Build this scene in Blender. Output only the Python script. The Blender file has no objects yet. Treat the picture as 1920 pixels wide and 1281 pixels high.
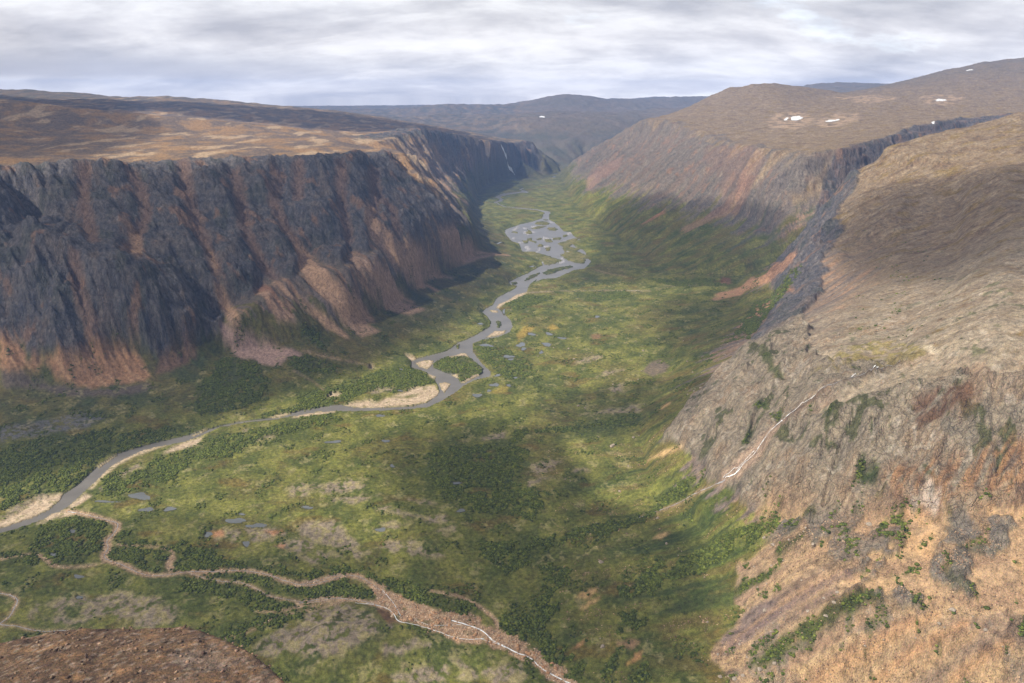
import bpy, math, random
import numpy as np
from mathutils import Vector
from mathutils.geometry import delaunay_2d_cdt

random.seed(7)
RNG = np.random.default_rng(11)
Q = 1.0                      # grid quality (1 = final)

# ------------------------------------------------------------------ camera, world, sun, exposure
sc = bpy.context.scene
col = sc.collection
F = 1493.0; PITCH = math.radians(17.0); CAMZ = 600.0
cam = bpy.data.cameras.new('camera')
cam.sensor_width = 36.0; cam.lens = 36.0 * F / 1920.0
cam.clip_start = 1.0; cam.clip_end = 120000.0
camo = bpy.data.objects.new('camera', cam); col.objects.link(camo)
camo.location = (0, 0, CAMZ); camo.rotation_euler = (math.radians(90) - PITCH, 0, 0)
sc.camera = camo
sc.view_settings.view_transform = 'Standard'; sc.view_settings.look = 'None'
sc.view_settings.gamma = 1.0; sc.view_settings.exposure = 0.62
sc.render.engine = 'CYCLES'
sc.cycles.max_bounces = 4; sc.cycles.diffuse_bounces = 2; sc.cycles.glossy_bounces = 2
sc.cycles.use_denoising = True; sc.cycles.denoiser = 'OPENIMAGEDENOISE'; sc.cycles.denoising_input_passes = 'RGB_ALBEDO_NORMAL'; sc.cycles.denoising_prefilter = 'ACCURATE'; sc.cycles.transparent_max_bounces = 6; sc.cycles.volume_bounces = 0

SUN_EL = math.radians(45); SUN_AZ = math.radians(-122)     # azimuth clockwise from +Y
SUN = np.array([math.sin(SUN_AZ) * math.cos(SUN_EL), math.cos(SUN_AZ) * math.cos(SUN_EL), math.sin(SUN_EL)])
sl = bpy.data.lights.new('sun', 'SUN'); sl.energy = 5.0; sl.angle = math.radians(0.8); sl.color = (1.0, 0.93, 0.82)
so = bpy.data.objects.new('sun', sl); col.objects.link(so)
so.rotation_euler = Vector((-SUN[0], -SUN[1], -SUN[2])).to_track_quat('-Z', 'Y').to_euler()

world = bpy.data.worlds.new('World'); sc.world = world; world.use_nodes = True
def build_world():
    nt = world.node_tree; N = nt.nodes; N.clear(); Lk = nt.links
    out = N.new('ShaderNodeOutputWorld'); bg = N.new('ShaderNodeBackground')
    sky = N.new('ShaderNodeTexSky'); sky.sky_type = 'NISHITA'; sky.sun_disc = False
    sky.sun_elevation = SUN_EL; sky.sun_rotation = SUN_AZ; sky.altitude = 600
    tc = N.new('ShaderNodeTexCoord'); sep = N.new('ShaderNodeSeparateXYZ')
    Lk.new(tc.outputs['Generated'], sep.inputs[0])
    def math_(op, a, b=None, clamp=False):
        m = N.new('ShaderNodeMath'); m.operation = op; m.use_clamp = clamp
        for i, v in enumerate((a, b)):
            if v is None: continue
            if isinstance(v, (int, float)): m.inputs[i].default_value = v
            else: Lk.new(v, m.inputs[i])
        return m.outputs[0]
    # direction projected on a flat cloud ceiling
    zz = math_('ADD', math_('MAXIMUM', sep.outputs[2], 0.0), 0.26)
    u = math_('DIVIDE', sep.outputs[0], zz); v = math_('DIVIDE', sep.outputs[1], zz)
    cb = N.new('ShaderNodeCombineXYZ'); Lk.new(u, cb.inputs[0]); Lk.new(v, cb.inputs[1])
    def noise(scale, detail, rough, off, stretch=(1, 1, 1)):
        mp = N.new('ShaderNodeMapping'); mp.inputs['Location'].default_value = off; mp.inputs['Scale'].default_value = stretch
        Lk.new(cb.outputs[0], mp.inputs[0])
        n = N.new('ShaderNodeTexNoise'); n.inputs['Scale'].default_value = scale; n.inputs['Detail'].default_value = detail
        n.inputs['Roughness'].default_value = rough; n.inputs['Distortion'].default_value = 0.25
        Lk.new(mp.outputs[0], n.inputs['Vector']); return n.outputs['Fac']
    def ramp(x, pts):
        r = N.new('ShaderNodeValToRGB'); cr = r.color_ramp
        while len(cr.elements) > len(pts): cr.elements.remove(cr.elements[-1])
        while len(cr.elements) < len(pts): cr.elements.new(0.5)
        for e, (p, c) in zip(cr.elements, pts): e.position = p; e.color = tuple(c) + (1,)
        Lk.new(x, r.inputs[0]); return r.outputs[0]
    def mix(f, a, b, mode='MIX'):
        m = N.new('ShaderNodeMix'); m.data_type = 'RGBA'; m.blend_type = mode
        for i, v in ((0, f), (6, a), (7, b)):
            if isinstance(v, (int, float)): m.inputs[i].default_value = v
            elif isinstance(v, tuple): m.inputs[i].default_value = v
            else: Lk.new(v, m.inputs[i])
        return m.outputs[2]
    n1 = noise(1.35, 9, 0.6, (3.1, 1.7, 0), (0.8, 1.0, 1)); n2 = noise(4.5, 8, 0.62, (9.3, 4.1, 2.0), (0.6, 1.0, 1)); n3 = noise(0.55, 4, 0.5, (0.4, 2.6, 5))
    dens = math_('ADD', math_('MULTIPLY', n1, 0.6), math_('MULTIPLY', n2, 0.4))
    body = ramp(dens, [(0.33, (7.4, 7.4, 7.4)), (0.44, (6.3, 6.25, 6.3)), (0.52, (4.9, 4.85, 5.0)), (0.62, (3.5, 3.5, 3.75))])
    skyc = mix(1.0, sky.outputs[0], (2.2, 2.4, 2.7, 1), 'MULTIPLY')
    gap = ramp(math_('ADD', math_('MULTIPLY', n3, 0.6), math_('MULTIPLY', n1, 0.4)), [(0.34, (1, 1, 1)), (0.43, (0, 0, 0))])
    c = mix(math_('MULTIPLY', gap, 0.3), body, skyc)
    # dark bank low on the left
    d = math_('ARCTAN2', sep.outputs[0], sep.outputs[1])
    bx = ramp(math_('ADD', math_('MULTIPLY', d, 1.0), 0.9), [(0.0, (1, 1, 1)), (0.52, (1, 1, 1)), (0.72, (0, 0, 0))])
    el = math_('ADD', sep.outputs[2], math_('MULTIPLY', math_('SUBTRACT', n1, 0.5), 0.025))
    by = ramp(math_('MULTIPLY', el, 10.0), [(0.14, (0, 0, 0)), (0.24, (1, 1, 1)), (0.36, (1, 1, 1)), (0.52, (0, 0, 0))])
    c = mix(math_('MULTIPLY', math_('MULTIPLY', bx, by), 0.75), c, (3.3, 3.3, 3.6, 1))
    hz = ramp(math_('MULTIPLY', sep.outputs[2], 10.0), [(0.0, (1.7, 1.6, 1.5)), (0.2, (1.6, 1.52, 1.44)), (0.35, (1.3, 1.27, 1.24)), (0.7, (1.1, 1.08, 1.07)), (1.0, (1.05, 1.05, 1.05))])
    top = ramp(sep.outputs[2], [(0.0, (1, 1, 1)), (0.13, (1, 1, 1)), (0.32, (0.42, 0.42, 0.42)), (1.0, (0.33, 0.34, 0.37))])   # overhead sky, out of view, darkened to cut the ambient light
    c = mix(1.0, c, top, 'MULTIPLY')
    c = mix(1.0, c, hz, 'MULTIPLY')
    Lk.new(c, bg.inputs[0]); bg.inputs[1].default_value = 0.105
    Lk.new(bg.outputs[0], out.inputs[0])
build_world()

# ------------------------------------------------------------------ helpers: tagging, pixels to places, noise
def tag(o, label, cat=None, kind=None, group=None):
    o['label'] = label
    if cat: o['category'] = cat
    if kind: o['kind'] = kind
    if group: o['group'] = group
    return o

cP, sP = math.cos(PITCH), math.sin(PITCH)
def ray(px, py):
    x = (px - 960) / F; u = (640.5 - py) / F
    return np.array([x, cP + u * sP, -sP + u * cP])
def W(p):
    """a traced point -> world.  (px,py,z) | (px,py,None,Y) | ('w',X,Y,Z)"""
    if p[0] == 'w': return np.array(p[1:4], float)
    d = ray(p[0], p[1])
    t = (p[2] - CAMZ) / d[2] if p[2] is not None else p[3] / d[1]
    return d * t + np.array([0, 0, CAMZ])

_perm = RNG.permutation(256).astype(np.int32); _ga = RNG.random(256) * 2 * np.pi
_gx, _gy = np.cos(_ga).astype(np.float32), np.sin(_ga).astype(np.float32)
def perlin(x, y, seed=0):
    xi = np.floor(x).astype(np.int32); yi = np.floor(y).astype(np.int32)
    xf = (x - xi).astype(np.float32); yf = (y - yi).astype(np.float32)
    xi = xi + seed * 37; yi = yi + seed * 101
    u = xf * xf * xf * (xf * (xf * 6 - 15) + 10); v = yf * yf * yf * (yf * (yf * 6 - 15) + 10)
    def g(ix, iy, dx, dy):
        h = _perm[(_perm[ix & 255] + iy) & 255]
        return _gx[h] * dx + _gy[h] * dy
    a = g(xi, yi, xf, yf); b = g(xi + 1, yi, xf - 1, yf); c = g(xi, yi + 1, xf, yf - 1); d = g(xi + 1, yi + 1, xf - 1, yf - 1)
    a += u * (b - a); c += u * (d - c)
    return (a + v * (c - a)) * 1.5
def fbm(x, y, octs=4, seed=0, gain=0.5, lac=2.03):
    s = 0; a = 1.0; t = 0
    for i in range(octs):
        s = s + a * perlin(x, y, seed + i); t += a; a *= gain; x = x * lac + 3.7; y = y * lac + 1.3
    return s / t * 1.25
def ridged(x, y, octs=4, seed=0, gain=0.5):
    s = 0; a = 1.0; t = 0
    for i in range(octs):
        s = s + a * (1 - 2 * np.abs(perlin(x, y, seed + i))); t += a; a *= gain; x = x * 2.07 + 3.7; y = y * 2.07 + 1.3
    return s / t
def sstep(a, b, x):
    t = np.clip((x - a) / (b - a), 0, 1); return t * t * (3 - 2 * t)

# ------------------------------------------------------------------ the terrain's ridge, rim and foot lines
LINES = {
 'rim_left': [('w', -2300, 1300, 430), (-300, 352, 424), (0, 325, 422), (140, 318, 423), (240, 312, 424), (400, 303, 424), (520, 300, 421), (600, 300, 418), (660, 293, 412), (732, 291, 402)],
 'ridge_corner': [(732, 291, 402), (752, 319, None, 2950), (780, 346, None, 2930), (800, 363, None, 2900), (821, 380, None, 2880), (842, 401, None, 2850), (850, 425, None, 2820)],
 'bowl1': [(700, 280, None, 3100), (745, 290, None, 3300), (780, 320, None, 3600), (800, 350, None, 3600), (830, 385, None, 3450)],
 'bowl2': [(690, 265, None, 3700), (725, 258, None, 4150), (766, 243, None, 4700), (800, 248, None, 4900), (850, 258, None, 5400), (885, 262, None, 5700), (930, 270, None, 6300), (955, 272, None, 6600), (979, 265, None, 6900)],
 'tip': [(979, 265, None, 6900), (992, 275, None, 6850), (1004, 295, None, 6750), (1018, 321, None, 6560)],
 'base2': [(800, 300, None, 4700), (850, 302, None, 5100), (900, 302, None, 5900), (950, 305, None, 6400), (985, 300, None, 6600)],
 'foot_left': [('w', -1800, 900, 30), (-250, 800, 30), (0, 760, 30), (150, 745, 30), (300, 715, 30), (420, 700, 30), (560, 680, 30), (660, 645, 30), (740, 612, 28), (820, 580, 25), (890, 545, 22), (945, 515, 18), (965, 490, 16), (945, 458, 14), (918, 430, 14), (900, 402, 14), (888, 374, 14), (893, 352, 14), (930, 336, 14), (965, 327, 15), (1024, 323, 12)],
 'base_left': [('w', -1950, 1080, 150), (-250, 640, 125), (0, 610, 135), (150, 620, 118), (260, 650, 80), (360, 640, 75), (420, 600, None, 1790), (500, 540, None, 1900), (560, 480, 198), (620, 500, None, 2050), (660, 480, None, 2150), (700, 440, None, 2350), (750, 450, None, 2380), (800, 438, None, 2560), (838, 428, None, 2700)],
 'talus_back': [(835, 400, None, 3250), (825, 375, None, 3700), (825, 350, None, 4200), (835, 325, None, 4800)],
 'apron_back': [(872, 380, None, 4450), (880, 405, None, 3900), (890, 440, None, 3300), (900, 460, None, 3050), (862, 492, None, 2740), (800, 520, None, 2480), (740, 565, None, 2180), (660, 600, None, 1960), (560, 635, None, 1800), (420, 662, None, 1730), (300, 690, None, 1625), (150, 715, None, 1545), (0, 725, None, 1500)],
 'tier': [(20, 425, None, 1830), (60, 430, None, 1800), (110, 440, None, 1760), (200, 475, None, 1715), (280, 530, None, 1720), (330, 568, None, 1720), (385, 608, None, 1765)],
 'tier_gully': [(60, 418, None, 1960), (110, 428, None, 1950), (205, 462, None, 1890), (288, 518, None, 1830), (345, 556, None, 1830), (405, 592, None, 1840)],
 'plat1': [(-300, 300, 470), (0, 280, 440), (120, 285, 437), (240, 290, 430), (400, 285, 436), (560, 280, 428), (650, 275, 420)],
 'plat2': [(-300, 250, 520), (0, 240, 490), (120, 245, 475), (240, 245, 465), (400, 250, 450), (540, 257, 437), (640, 262, 425)],
 'crest_near': [(-300, 165, None, 3600), (0, 180, None, 3600), (60, 188, None, 3650), (120, 196, None, 3700), (200, 204, None, 3750), (330, 216, None, 3900), (430, 225, None, 3900), (560, 240, None, 4000), (640, 252, None, 4000)],
 'dip': [('w', -4800, 4300, 520), ('w', -3200, 4300, 520), ('w', -2400, 4500, 470), ('w', -1700, 4600, 430), ('w', -1150, 4700, 405)],
 'mid_far': [(330, 205, None, 5500), (500, 222, None, 5500), (640, 235, None, 5500)],
 'crest_far': [(-400, 160, None, 8000), (0, 167, None, 8000), (130, 175, None, 8000), (240, 184, None, 7500), (330, 180, None, 7000), (430, 188, None, 7000), (520, 197, None, 7000), (640, 208, None, 7000), (740, 225, None, 6800), (820, 240, None, 6500), (900, 252, None, 6800), (960, 262, None, 7100)],
 'behind1': [('w', -8000, 11000, 480), ('w', -5000, 10000, 420), ('w', -3000, 9000, 380), ('w', -1500, 9000, 330), ('w', -500, 8600, 250), ('w', 0, 8200, 180)],
 'far_foot': [(1000, 318, 8), (1030, 315, 8), (1060, 310, 8), (1095, 305, 8), ('w', 1100, 8000, 20), ('w', 1800, 8300, 60)],
 'far_brow': [(820, 235, None, 9500), (900, 228, None, 9300), (1006, 224, None, 9000), (1100, 226, None, 9000), (1160, 230, None, 8900), (1250, 225, None, 9300)],
 'far_mid': [(1000, 262, None, 8200), (1100, 262, None, 8100), (1180, 262, None, 8200)],
 'far_up': [(700, 220, None, 10400), (840, 215, None, 10400), (940, 219, None, 10400), (1040, 211, None, 10500), (1130, 213, None, 10500), (1215, 209, None, 10200), (1280, 202, None, 10500)],
  'far_dip': [('w', -1500, 11300, 300), ('w', -500, 11300, 330), ('w', 300, 11500, 350), ('w', 900, 11500, 360), ('w', 1800, 11500, 380), ('w', 2600, 11700, 400)],
 'far_dip2': [('w', -1500, 14500, 330), ('w', 0, 14600, 340), ('w', 1000, 14700, 380)],
 'sky1': [('w', -7000, 14000, 420), (640, 208, None, 13000), (700, 207, None, 13000), (755, 206, None, 12500), (790, 200, None, 12300), (845, 195, None, 12300), (900, 197, None, 12300), (935, 204, None, 12300), (965, 197, None, 12600), (1000, 185, None, 12800), (1060, 174, None, 12800), (1100, 178, None, 12800), (1140, 187, None, 12800), (1165, 188, None, 13000)],
 'sky2': [(940, 199, None, 17000), (985, 198, None, 17000), (1160, 184, None, 16000), (1200, 183, None, 16000), (1270, 184, None, 16000), (1295, 187, None, 15500), (1335, 181, None, 13500), (1400, 181, None, 13500)],
 'sky3': [(1480, 165, None, 12500), (1525, 158, None, 12000), (1570, 156, None, 12000), (1620, 159, None, 12000), (1680, 166, None, 12000), ('w', 9000, 12000, 600)],
 'beyond': [('w', -24000, 20000, 380), ('w', -12000, 22000, 360), ('w', 0, 24000, 380), ('w', 12000, 24000, 400), ('w', 24000, 20000, 420)],
 'edge': [('w', -40000, 36000, 200), ('w', 0, 46000, 200), ('w', 40000, 36000, 200)],
 'foot_right': [('w', 1050, 2640, 62), (1380, 525, 40), (1250, 510, 25), (1200, 470, 18), (1130, 420, 12), (1080, 380, 10), (1062, 345, 10), (1052, 325, 10), (1100, 302, 14)],
 'base_right': [(1470, 430, None, 2740), (1430, 418, None, 2850), (1400, 405, None, 2960), (1330, 385, None, 3300), (1250, 370, None, 3700), (1170, 345, None, 4500), (1120, 325, None, 5400), (1100, 315, None, 6000)],
 'up_right': [(1480, 340, None, 2850), (1380, 330, None, 3250), (1300, 300, None, 3900), (1200, 275, None, 5400)],
 'brow_right': [(1560, 278, None, 2950), (1520, 286, None, 2930), (1470, 284, None, 3050), (1420, 275, None, 3350), (1360, 262, None, 3900), (1300, 238, None, 4500), (1250, 226, None, 5000), (1215, 228, None, 5600), (1180, 250, None, 6200), (1140, 275, None, 6700), (1105, 300, None, 7000)],
 'ridge_up': [(1215, 228, None, 5600), (1240, 217, None, 5700), (1270, 208, None, 5700), (1305, 197, None, 5700), (1335, 182, None, 5900), (1380, 162, None, 6000), (1440, 155, None, 6000), (1500, 158, None, 6000), (1548, 178, None, 5900)],
 'dome_back': [('w', 1700, 8000, 480), ('w', 2600, 8200, 520), ('w', 4000, 9000, 600)],
 'dome_front': [(1340, 215, None, 5000), (1400, 205, None, 5000), (1480, 205, None, 4900), (1550, 212, None, 4700)],
 'rim_side': [(1560, 278, None, 2950), (1600, 268, None, 3150), (1660, 253, None, 3450), (1740, 228, None, 3900), (1800, 222, None, 4200), ('w', 3200, 4400, 540)],
 'foot_side': [(1500, 425, None, 2700), ('w', 1250, 2850, 200), (1640, 300, None, 3150), (1740, 262, None, 3620), (1800, 245, None, 4000)],
 'side_floor': [('w', 1000, 2690, 55), ('w', 1200, 2760, 110), ('w', 1400, 2900, 190), ('w', 1900, 3200, 330), ('w', 2500, 3500, 430)],
 'right_mid': [(1600, 235, None, 3900), (1620, 215, None, 4500), (1700, 200, None, 4800), (1760, 190, None, 5000), (1850, 190, None, 5000), (1920, 185, None, 5000), (2100, 180, None, 5000)],
 'right_up': [(1600, 178, None, 6000), (1680, 172, None, 5900), (1780, 155, None, 6000), (1920, 135, None, 6000), (2100, 120, None, 6000)],
 'sky_right': [(1580, 176, None, 6500), (1650, 165, None, 6800), (1700, 155, None, 6800), (1760, 137, None, 6800), (1830, 117, None, 6800), (1870, 110, None, 6800), (1920, 105, None, 6800), (2050, 95, None, 6800), (2300, 95, None, 6500)],
 'right_back': [('w', 3400, 9500, 560), ('w', 6500, 10000, 800), ('w', 12000, 9000, 900)],
 'spur_top': [(1640, 290, None, 2450), (1670, 278, None, 2450), (1700, 270, None, 2450), (1800, 243, None, 2450), (1860, 228, None, 2500), (1920, 210, None, 2500), (2050, 190, None, 2500), (2300, 165, None, 2500), ('w', 4000, 2500, 700)],
 'spur_edge': [(1640, 290, None, 2450), (1618, 322, None, 2430), (1600, 345, None, 2420), (1580, 375, None, 2410), (1560, 400, None, 2400), (1530, 440, None, 2450), (1500, 478, None, 2500)],
 'spur_foot': [(1500, 478, None, 2500), (1471, 517, None, 2250), (1463, 560, None, 1950), (1445, 604, None, 1700), (1430, 630, None, 1580), (1367, 693, None, 1400), (1309, 751, None, 1300), (1258, 810, None, 1210)],
 'spur_brow': [(1610, 370, None, 2280), (1595, 440, None, 2020), (1575, 500, None, 1800), (1555, 550, None, 1640), (1520, 595, None, 1480), (1488, 618, None, 1330), (1450, 640, None, 1290), (1400, 690, None, 1255)],
 'shelf1': [(1700, 350, None, 2150), (1700, 450, None, 1800), (1700, 500, None, 1560), (1690, 560, None, 1290), (1640, 560, None, 1340), (1600, 600, None, 1230), (1540, 650, None, 1120)],
 'shelf2': [(1800, 300, None, 2200), (1800, 400, None, 1880), (1800, 460, None, 1600), (1800, 520, None, 1330), (1800, 580, None, 1110), (1800, 630, None, 950)],
 'shelf3': [(1910, 270, None, 2200), (1910, 340, None, 1850), (1910, 420, None, 1500), (1910, 500, None, 1200), (1910, 570, None, 1000), (1910, 630, None, 860)],
 'shelf4': [(2150, 270, None, 2000), (2150, 400, None, 1500), (2150, 520, None, 1100), (2150, 620, None, 850)],
 'shelf5': [(1700, 600, None, 1170), (1700, 655, None, 1015), (1620, 650, None, 1060)],
 'gully': [(1760, 665, None, 935), (1687, 679, 276), (1644, 691, 269), (1598, 706, 258), (1543, 730, 236), (1480, 783, 192), (1449, 806, 168), (1399, 860, 128), (1360, 900, 102)],
 'nose': [(1500, 680, None, 1120), (1450, 700, None, 1130), (1430, 750, None, 1100), (1400, 790, None, 1090), (1370, 830, None, 1060)],
 'nose_foot': [(1258, 810, None, 1210), (1300, 838, None, 1120), (1340, 872, None, 1040), (1360, 900, 102), (1420, 940, None, 900), (1500, 965, None, 838), (1600, 975, None, 790), (1700, 975, None, 756), (1800, 965, None, 735), (1900, 950, None, 723), (2100, 930, None, 720)],
 'front_brow': [(1530, 752, None, 925), (1600, 722, None, 905), (1700, 697, None, 890), (1800, 682, None, 858), (1900, 672, None, 828), (2100, 660, None, 815)],
 'front_mid': [(1450, 860, None, 925), (1560, 860, None, 865), (1700, 850, None, 812), (1900, 830, None, 768)],
 'bench': [(1560, 1010, None, 760), (1700, 1000, None, 735), (1900, 985, None, 705), (2100, 970, None, 700)],
 'bench_edge': [(1520, 1040, None, 760), (1600, 1080, None, 690), (1700, 1080, None, 668), (1900, 1090, None, 645), (2100, 1090, None, 650)],
 'talus_low': [(1480, 1090, None, 745), (1600, 1180, None, 655), (1750, 1180, None, 640), (1920, 1200, None, 612)],
 'bottom': [(1060, 1281, None, 703), (1180, 1281, None, 690), (1300, 1281, None, 675), (1500, 1281, None, 650), (1700, 1281, None, 622), (1920, 1281, None, 598), (2150, 1281, None, 590)],
 'hill_r1': [(1400, 1130, None, 765), (1350, 1050, None, 850), (1300, 960, None, 985), (1330, 930, None, 960)],
 'hill_r2': [(1250, 1180, None, 765), (1200, 1080, None, 870), (1200, 1000, None, 985), (1220, 900, None, 1120), (1210, 850, None, 1240), (1200, 780, None, 1390)],
 'gully_low': [(1045, 1240, 4), (1030, 1150, 3), (1000, 1060, 2), (1060, 1020, 4), (1160, 985, 12), (1250, 945, 30), (1330, 915, 75)],
 'hill_r3': [(1180, 700, None, 1650), (1200, 640, None, 1860), (1300, 650, None, 1730), (1350, 600, None, 1950), (1400, 545, None, 2320), (1300, 560, None, 2290), (1250, 720, None, 1530)],
 'hill_r4': [(1100, 700, 8), (1080, 760, 6), (1050, 850, 5), (1100, 900, 10)],
 'river1': [(-250, 1030, 2), (0, 992, 2), (120, 940, 2), (170, 890, 2), (250, 842, 2), (400, 800, 2), (520, 778, 2), (640, 764, 2), (760, 768, 2), (850, 740, 2), (900, 695, 2), (870, 650, 2), (940, 610, 2), (920, 580, 2), (980, 530, 2), (1060, 505, 2), (1000, 450, 2), (1020, 400, 2), (940, 380, 2), (975, 352, 2), (1040, 325, 3)],
 'river2': [(1100, 490, 3), (1060, 440, 3), (1040, 400, 3), (1000, 370, 4), (1010, 340, 4)],
 'floor1': [(0, 1100, 3), (300, 1030, 3), (500, 1000, 4), (600, 900, 4), (500, 850, 3), (700, 820, 3), (800, 900, 4), (900, 1000, 3), (800, 1080, 3), (700, 1100, 2)],
 'floor2': [(0, 1281, 3), (300, 1281, 3), (600, 1281, 6), (800, 1281, 6), (950, 1281, 4), (760, 1190, 14), (700, 1175, 20), (620, 1175, 20), (540, 1215, 9)],
 'floor3': [(1000, 700, 3), (1000, 640, 3), (1050, 600, 4), (1200, 548, 12), (1130, 560, 6), (300, 900, 2), (950, 800, 3), (700, 760, 2)],
 'apron': [(0, 860, 10), (150, 850, 8), (300, 790, 10), (450, 750, 10), (600, 715, 10), (720, 665, 9), (840, 615, 7)],
 'south': [('w', -1200, 500, 4), ('w', -700, 420, 3), ('w', -300, 330, 3), ('w', 0, 330, 3), ('w', 250, 400, 12), ('w', 500, 330, 60), ('w', 800, 250, 180), ('w', 1100, 500, 330), ('w', 1600, 900, 430), ('w', 3000, 900, 600), ('w', 2500, 1600, 560)],
 'west': [('w', -3800, 1800, 600), ('w', -5000, 3200, 640), ('w', -9000, 5000, 700), ('w', -30000, 3000, 500)],
 'east': [('w', 4600, 4200, 760), ('w', 9000, 3500, 800), ('w', 30000, 3000, 500)],
}

def densify(line, step):
    pts = [W(p) for p in line]; out = [pts[0]]
    for a, b in zip(pts[:-1], pts[1:]):
        n = max(1, int(np.hypot(*(b - a)[:2]) / step(a)))
        for k in range(1, n + 1): out.append(a + (b - a) * k / n)
    return out
P3 = []
for nm, ln in LINES.items():
    P3 += densify(ln, lambda a: max(16, 0.014 * np.hypot(a[0], a[1])))
P3 = np.array(P3)
keep = []; cell = {}                                   # drop near-duplicates
for i, p in enumerate(P3):
    k = (round(p[0] / 7), round(p[1] / 7))
    if any((k[0] + a, k[1] + b) in cell for a in (-1, 0, 1) for b in (-1, 0, 1)): continue
    cell[k] = 1; keep.append(i)
P3 = P3[keep]

# ------------------------------------------------------------------ polar ground grid
A0, A1, R0, R1 = math.radians(-47), math.radians(47), 385.0, 19500.0
NA = int(1560 * Q); NR = int(1500 * Q)
az = np.linspace(A0, A1, NA); lr = np.linspace(math.log(R0), math.log(R1), NR); rr = np.exp(lr)
GX = (rr[:, None] * np.sin(az)[None, :]); GY = (rr[:, None] * np.cos(az)[None, :]); GR = np.broadcast_to(rr[:, None], GX.shape)

def gidx(X, Y):
    a = np.arctan2(X, Y); r = np.maximum(np.hypot(X, Y), 1.0)
    return np.clip((np.log(r) - lr[0]) / (lr[-1] - lr[0]) * (NR - 1), 0, NR - 1.001), np.clip((a - A0) / (A1 - A0) * (NA - 1), 0, NA - 1.001)
def sample(Hf, X, Y):
    i, j = gidx(X, Y); i0 = i.astype(np.int32); j0 = j.astype(np.int32); fi = i - i0; fj = j - j0
    return (Hf[i0, j0] * (1 - fi) * (1 - fj) + Hf[i0 + 1, j0] * fi * (1 - fj) + Hf[i0, j0 + 1] * (1 - fi) * fj + Hf[i0 + 1, j0 + 1] * fi * fj)

def rasterise():
    vs = [Vector((p[0], p[1])) for p in P3]
    v2, e2, f2, ov, oe, of = delaunay_2d_cdt(vs, [], [], 0, 0.01)
    zz = np.array([P3[o[0], 2] if o else 0.0 for o in ov])
    xy = np.array([(v.x, v.y) for v in v2])
    H = np.full(GX.shape, 200.0)
    ii, jj = gidx(xy[:, 0], xy[:, 1])
    for f in f2:
        f = list(f)[:3]; a, b, c = xy[f]
        det = (b[1] - c[1]) * (a[0] - c[0]) + (c[0] - b[0]) * (a[1] - c[1])
        if abs(det) < 1e-6: continue
        i0, i1 = ii[f].min(), ii[f].max(); j0, j1 = jj[f].min(), jj[f].max()
        # chords bulge inward in r: pad
        rm = min(np.hypot(*((a + b) / 2)), np.hypot(*((b + c) / 2)), np.hypot(*((c + a) / 2)))
        i0 = min(i0, (math.log(max(rm, 1)) - lr[0]) / (lr[-1] - lr[0]) * (NR - 1)) - 3
        for p, q in ((a, b), (b, c), (c, a)):          # nearest approach of an edge to the origin
            d = q - p; t = np.clip(-np.dot(p, d) / np.dot(d, d), 0, 1); m = np.hypot(*(p + d * t))
            i0 = min(i0, (math.log(max(m, 1)) - lr[0]) / (lr[-1] - lr[0]) * (NR - 1) - 2)
        I0 = max(0, int(i0)); I1 = min(NR, int(i1) + 3); J0 = max(0, int(j0) - 1); J1 = min(NA, int(j1) + 3)
        if I1 <= I0 or J1 <= J0: continue
        x = GX[I0:I1, J0:J1]; y = GY[I0:I1, J0:J1]
        l1 = ((b[1] - c[1]) * (x - c[0]) + (c[0] - b[0]) * (y - c[1])) / det
        l2 = ((c[1] - a[1]) * (x - c[0]) + (a[0] - c[0]) * (y - c[1])) / det
        l3 = 1 - l1 - l2
        m = (l1 >= -1e-6) & (l2 >= -1e-6) & (l3 >= -1e-6)
        za, zb, zc = zz[f]
        H[I0:I1, J0:J1][m] = (l1 * za + l2 * zb + l3 * zc)[m]
    return H
H0 = rasterise()

def blur(A, k):
    if k < 1: return A
    for ax in (0, 1):
        for _ in range(2):
            n = A.shape[ax]; pad = [(0, 0), (0, 0)]; pad[ax] = (k + 1, k)
            c = np.cumsum(np.pad(A, pad, mode='edge'), axis=ax)
            A = (np.take(c, range(2 * k + 1, 2 * k + 1 + n), axis=ax) - np.take(c, range(0, n), axis=ax)) / (2 * k + 1)
    return A
def slope_of(H):
    return np.hypot(np.gradient(H, lr, axis=0), np.gradient(H, az, axis=1)) / GR
kq = max(1, int(9 * Q))
steep = (blur(slope_of(H0), max(1, int(2 * Q))) > 0.47).astype(float)
mb = blur(steep, kq)
edge = sstep(0.0, 0.35, mb * (1 - mb) * 4)               # keep rims and cliff feet crisp, soften everything between
shoulder = sstep(150, 260, GX) * sstep(1650, 1350, GY) * sstep(100, 160, H0)
edge = edge * (1 - shoulder)
Hs = H0 * edge + blur(H0, kq) * (1 - edge); Hs = Hs * (1 - shoulder) + blur(H0, int(19 * Q)) * shoulder
H1 = blur(Hs, max(1, int(1.4 * Q)))
H1s = blur(H1, kq)

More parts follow.
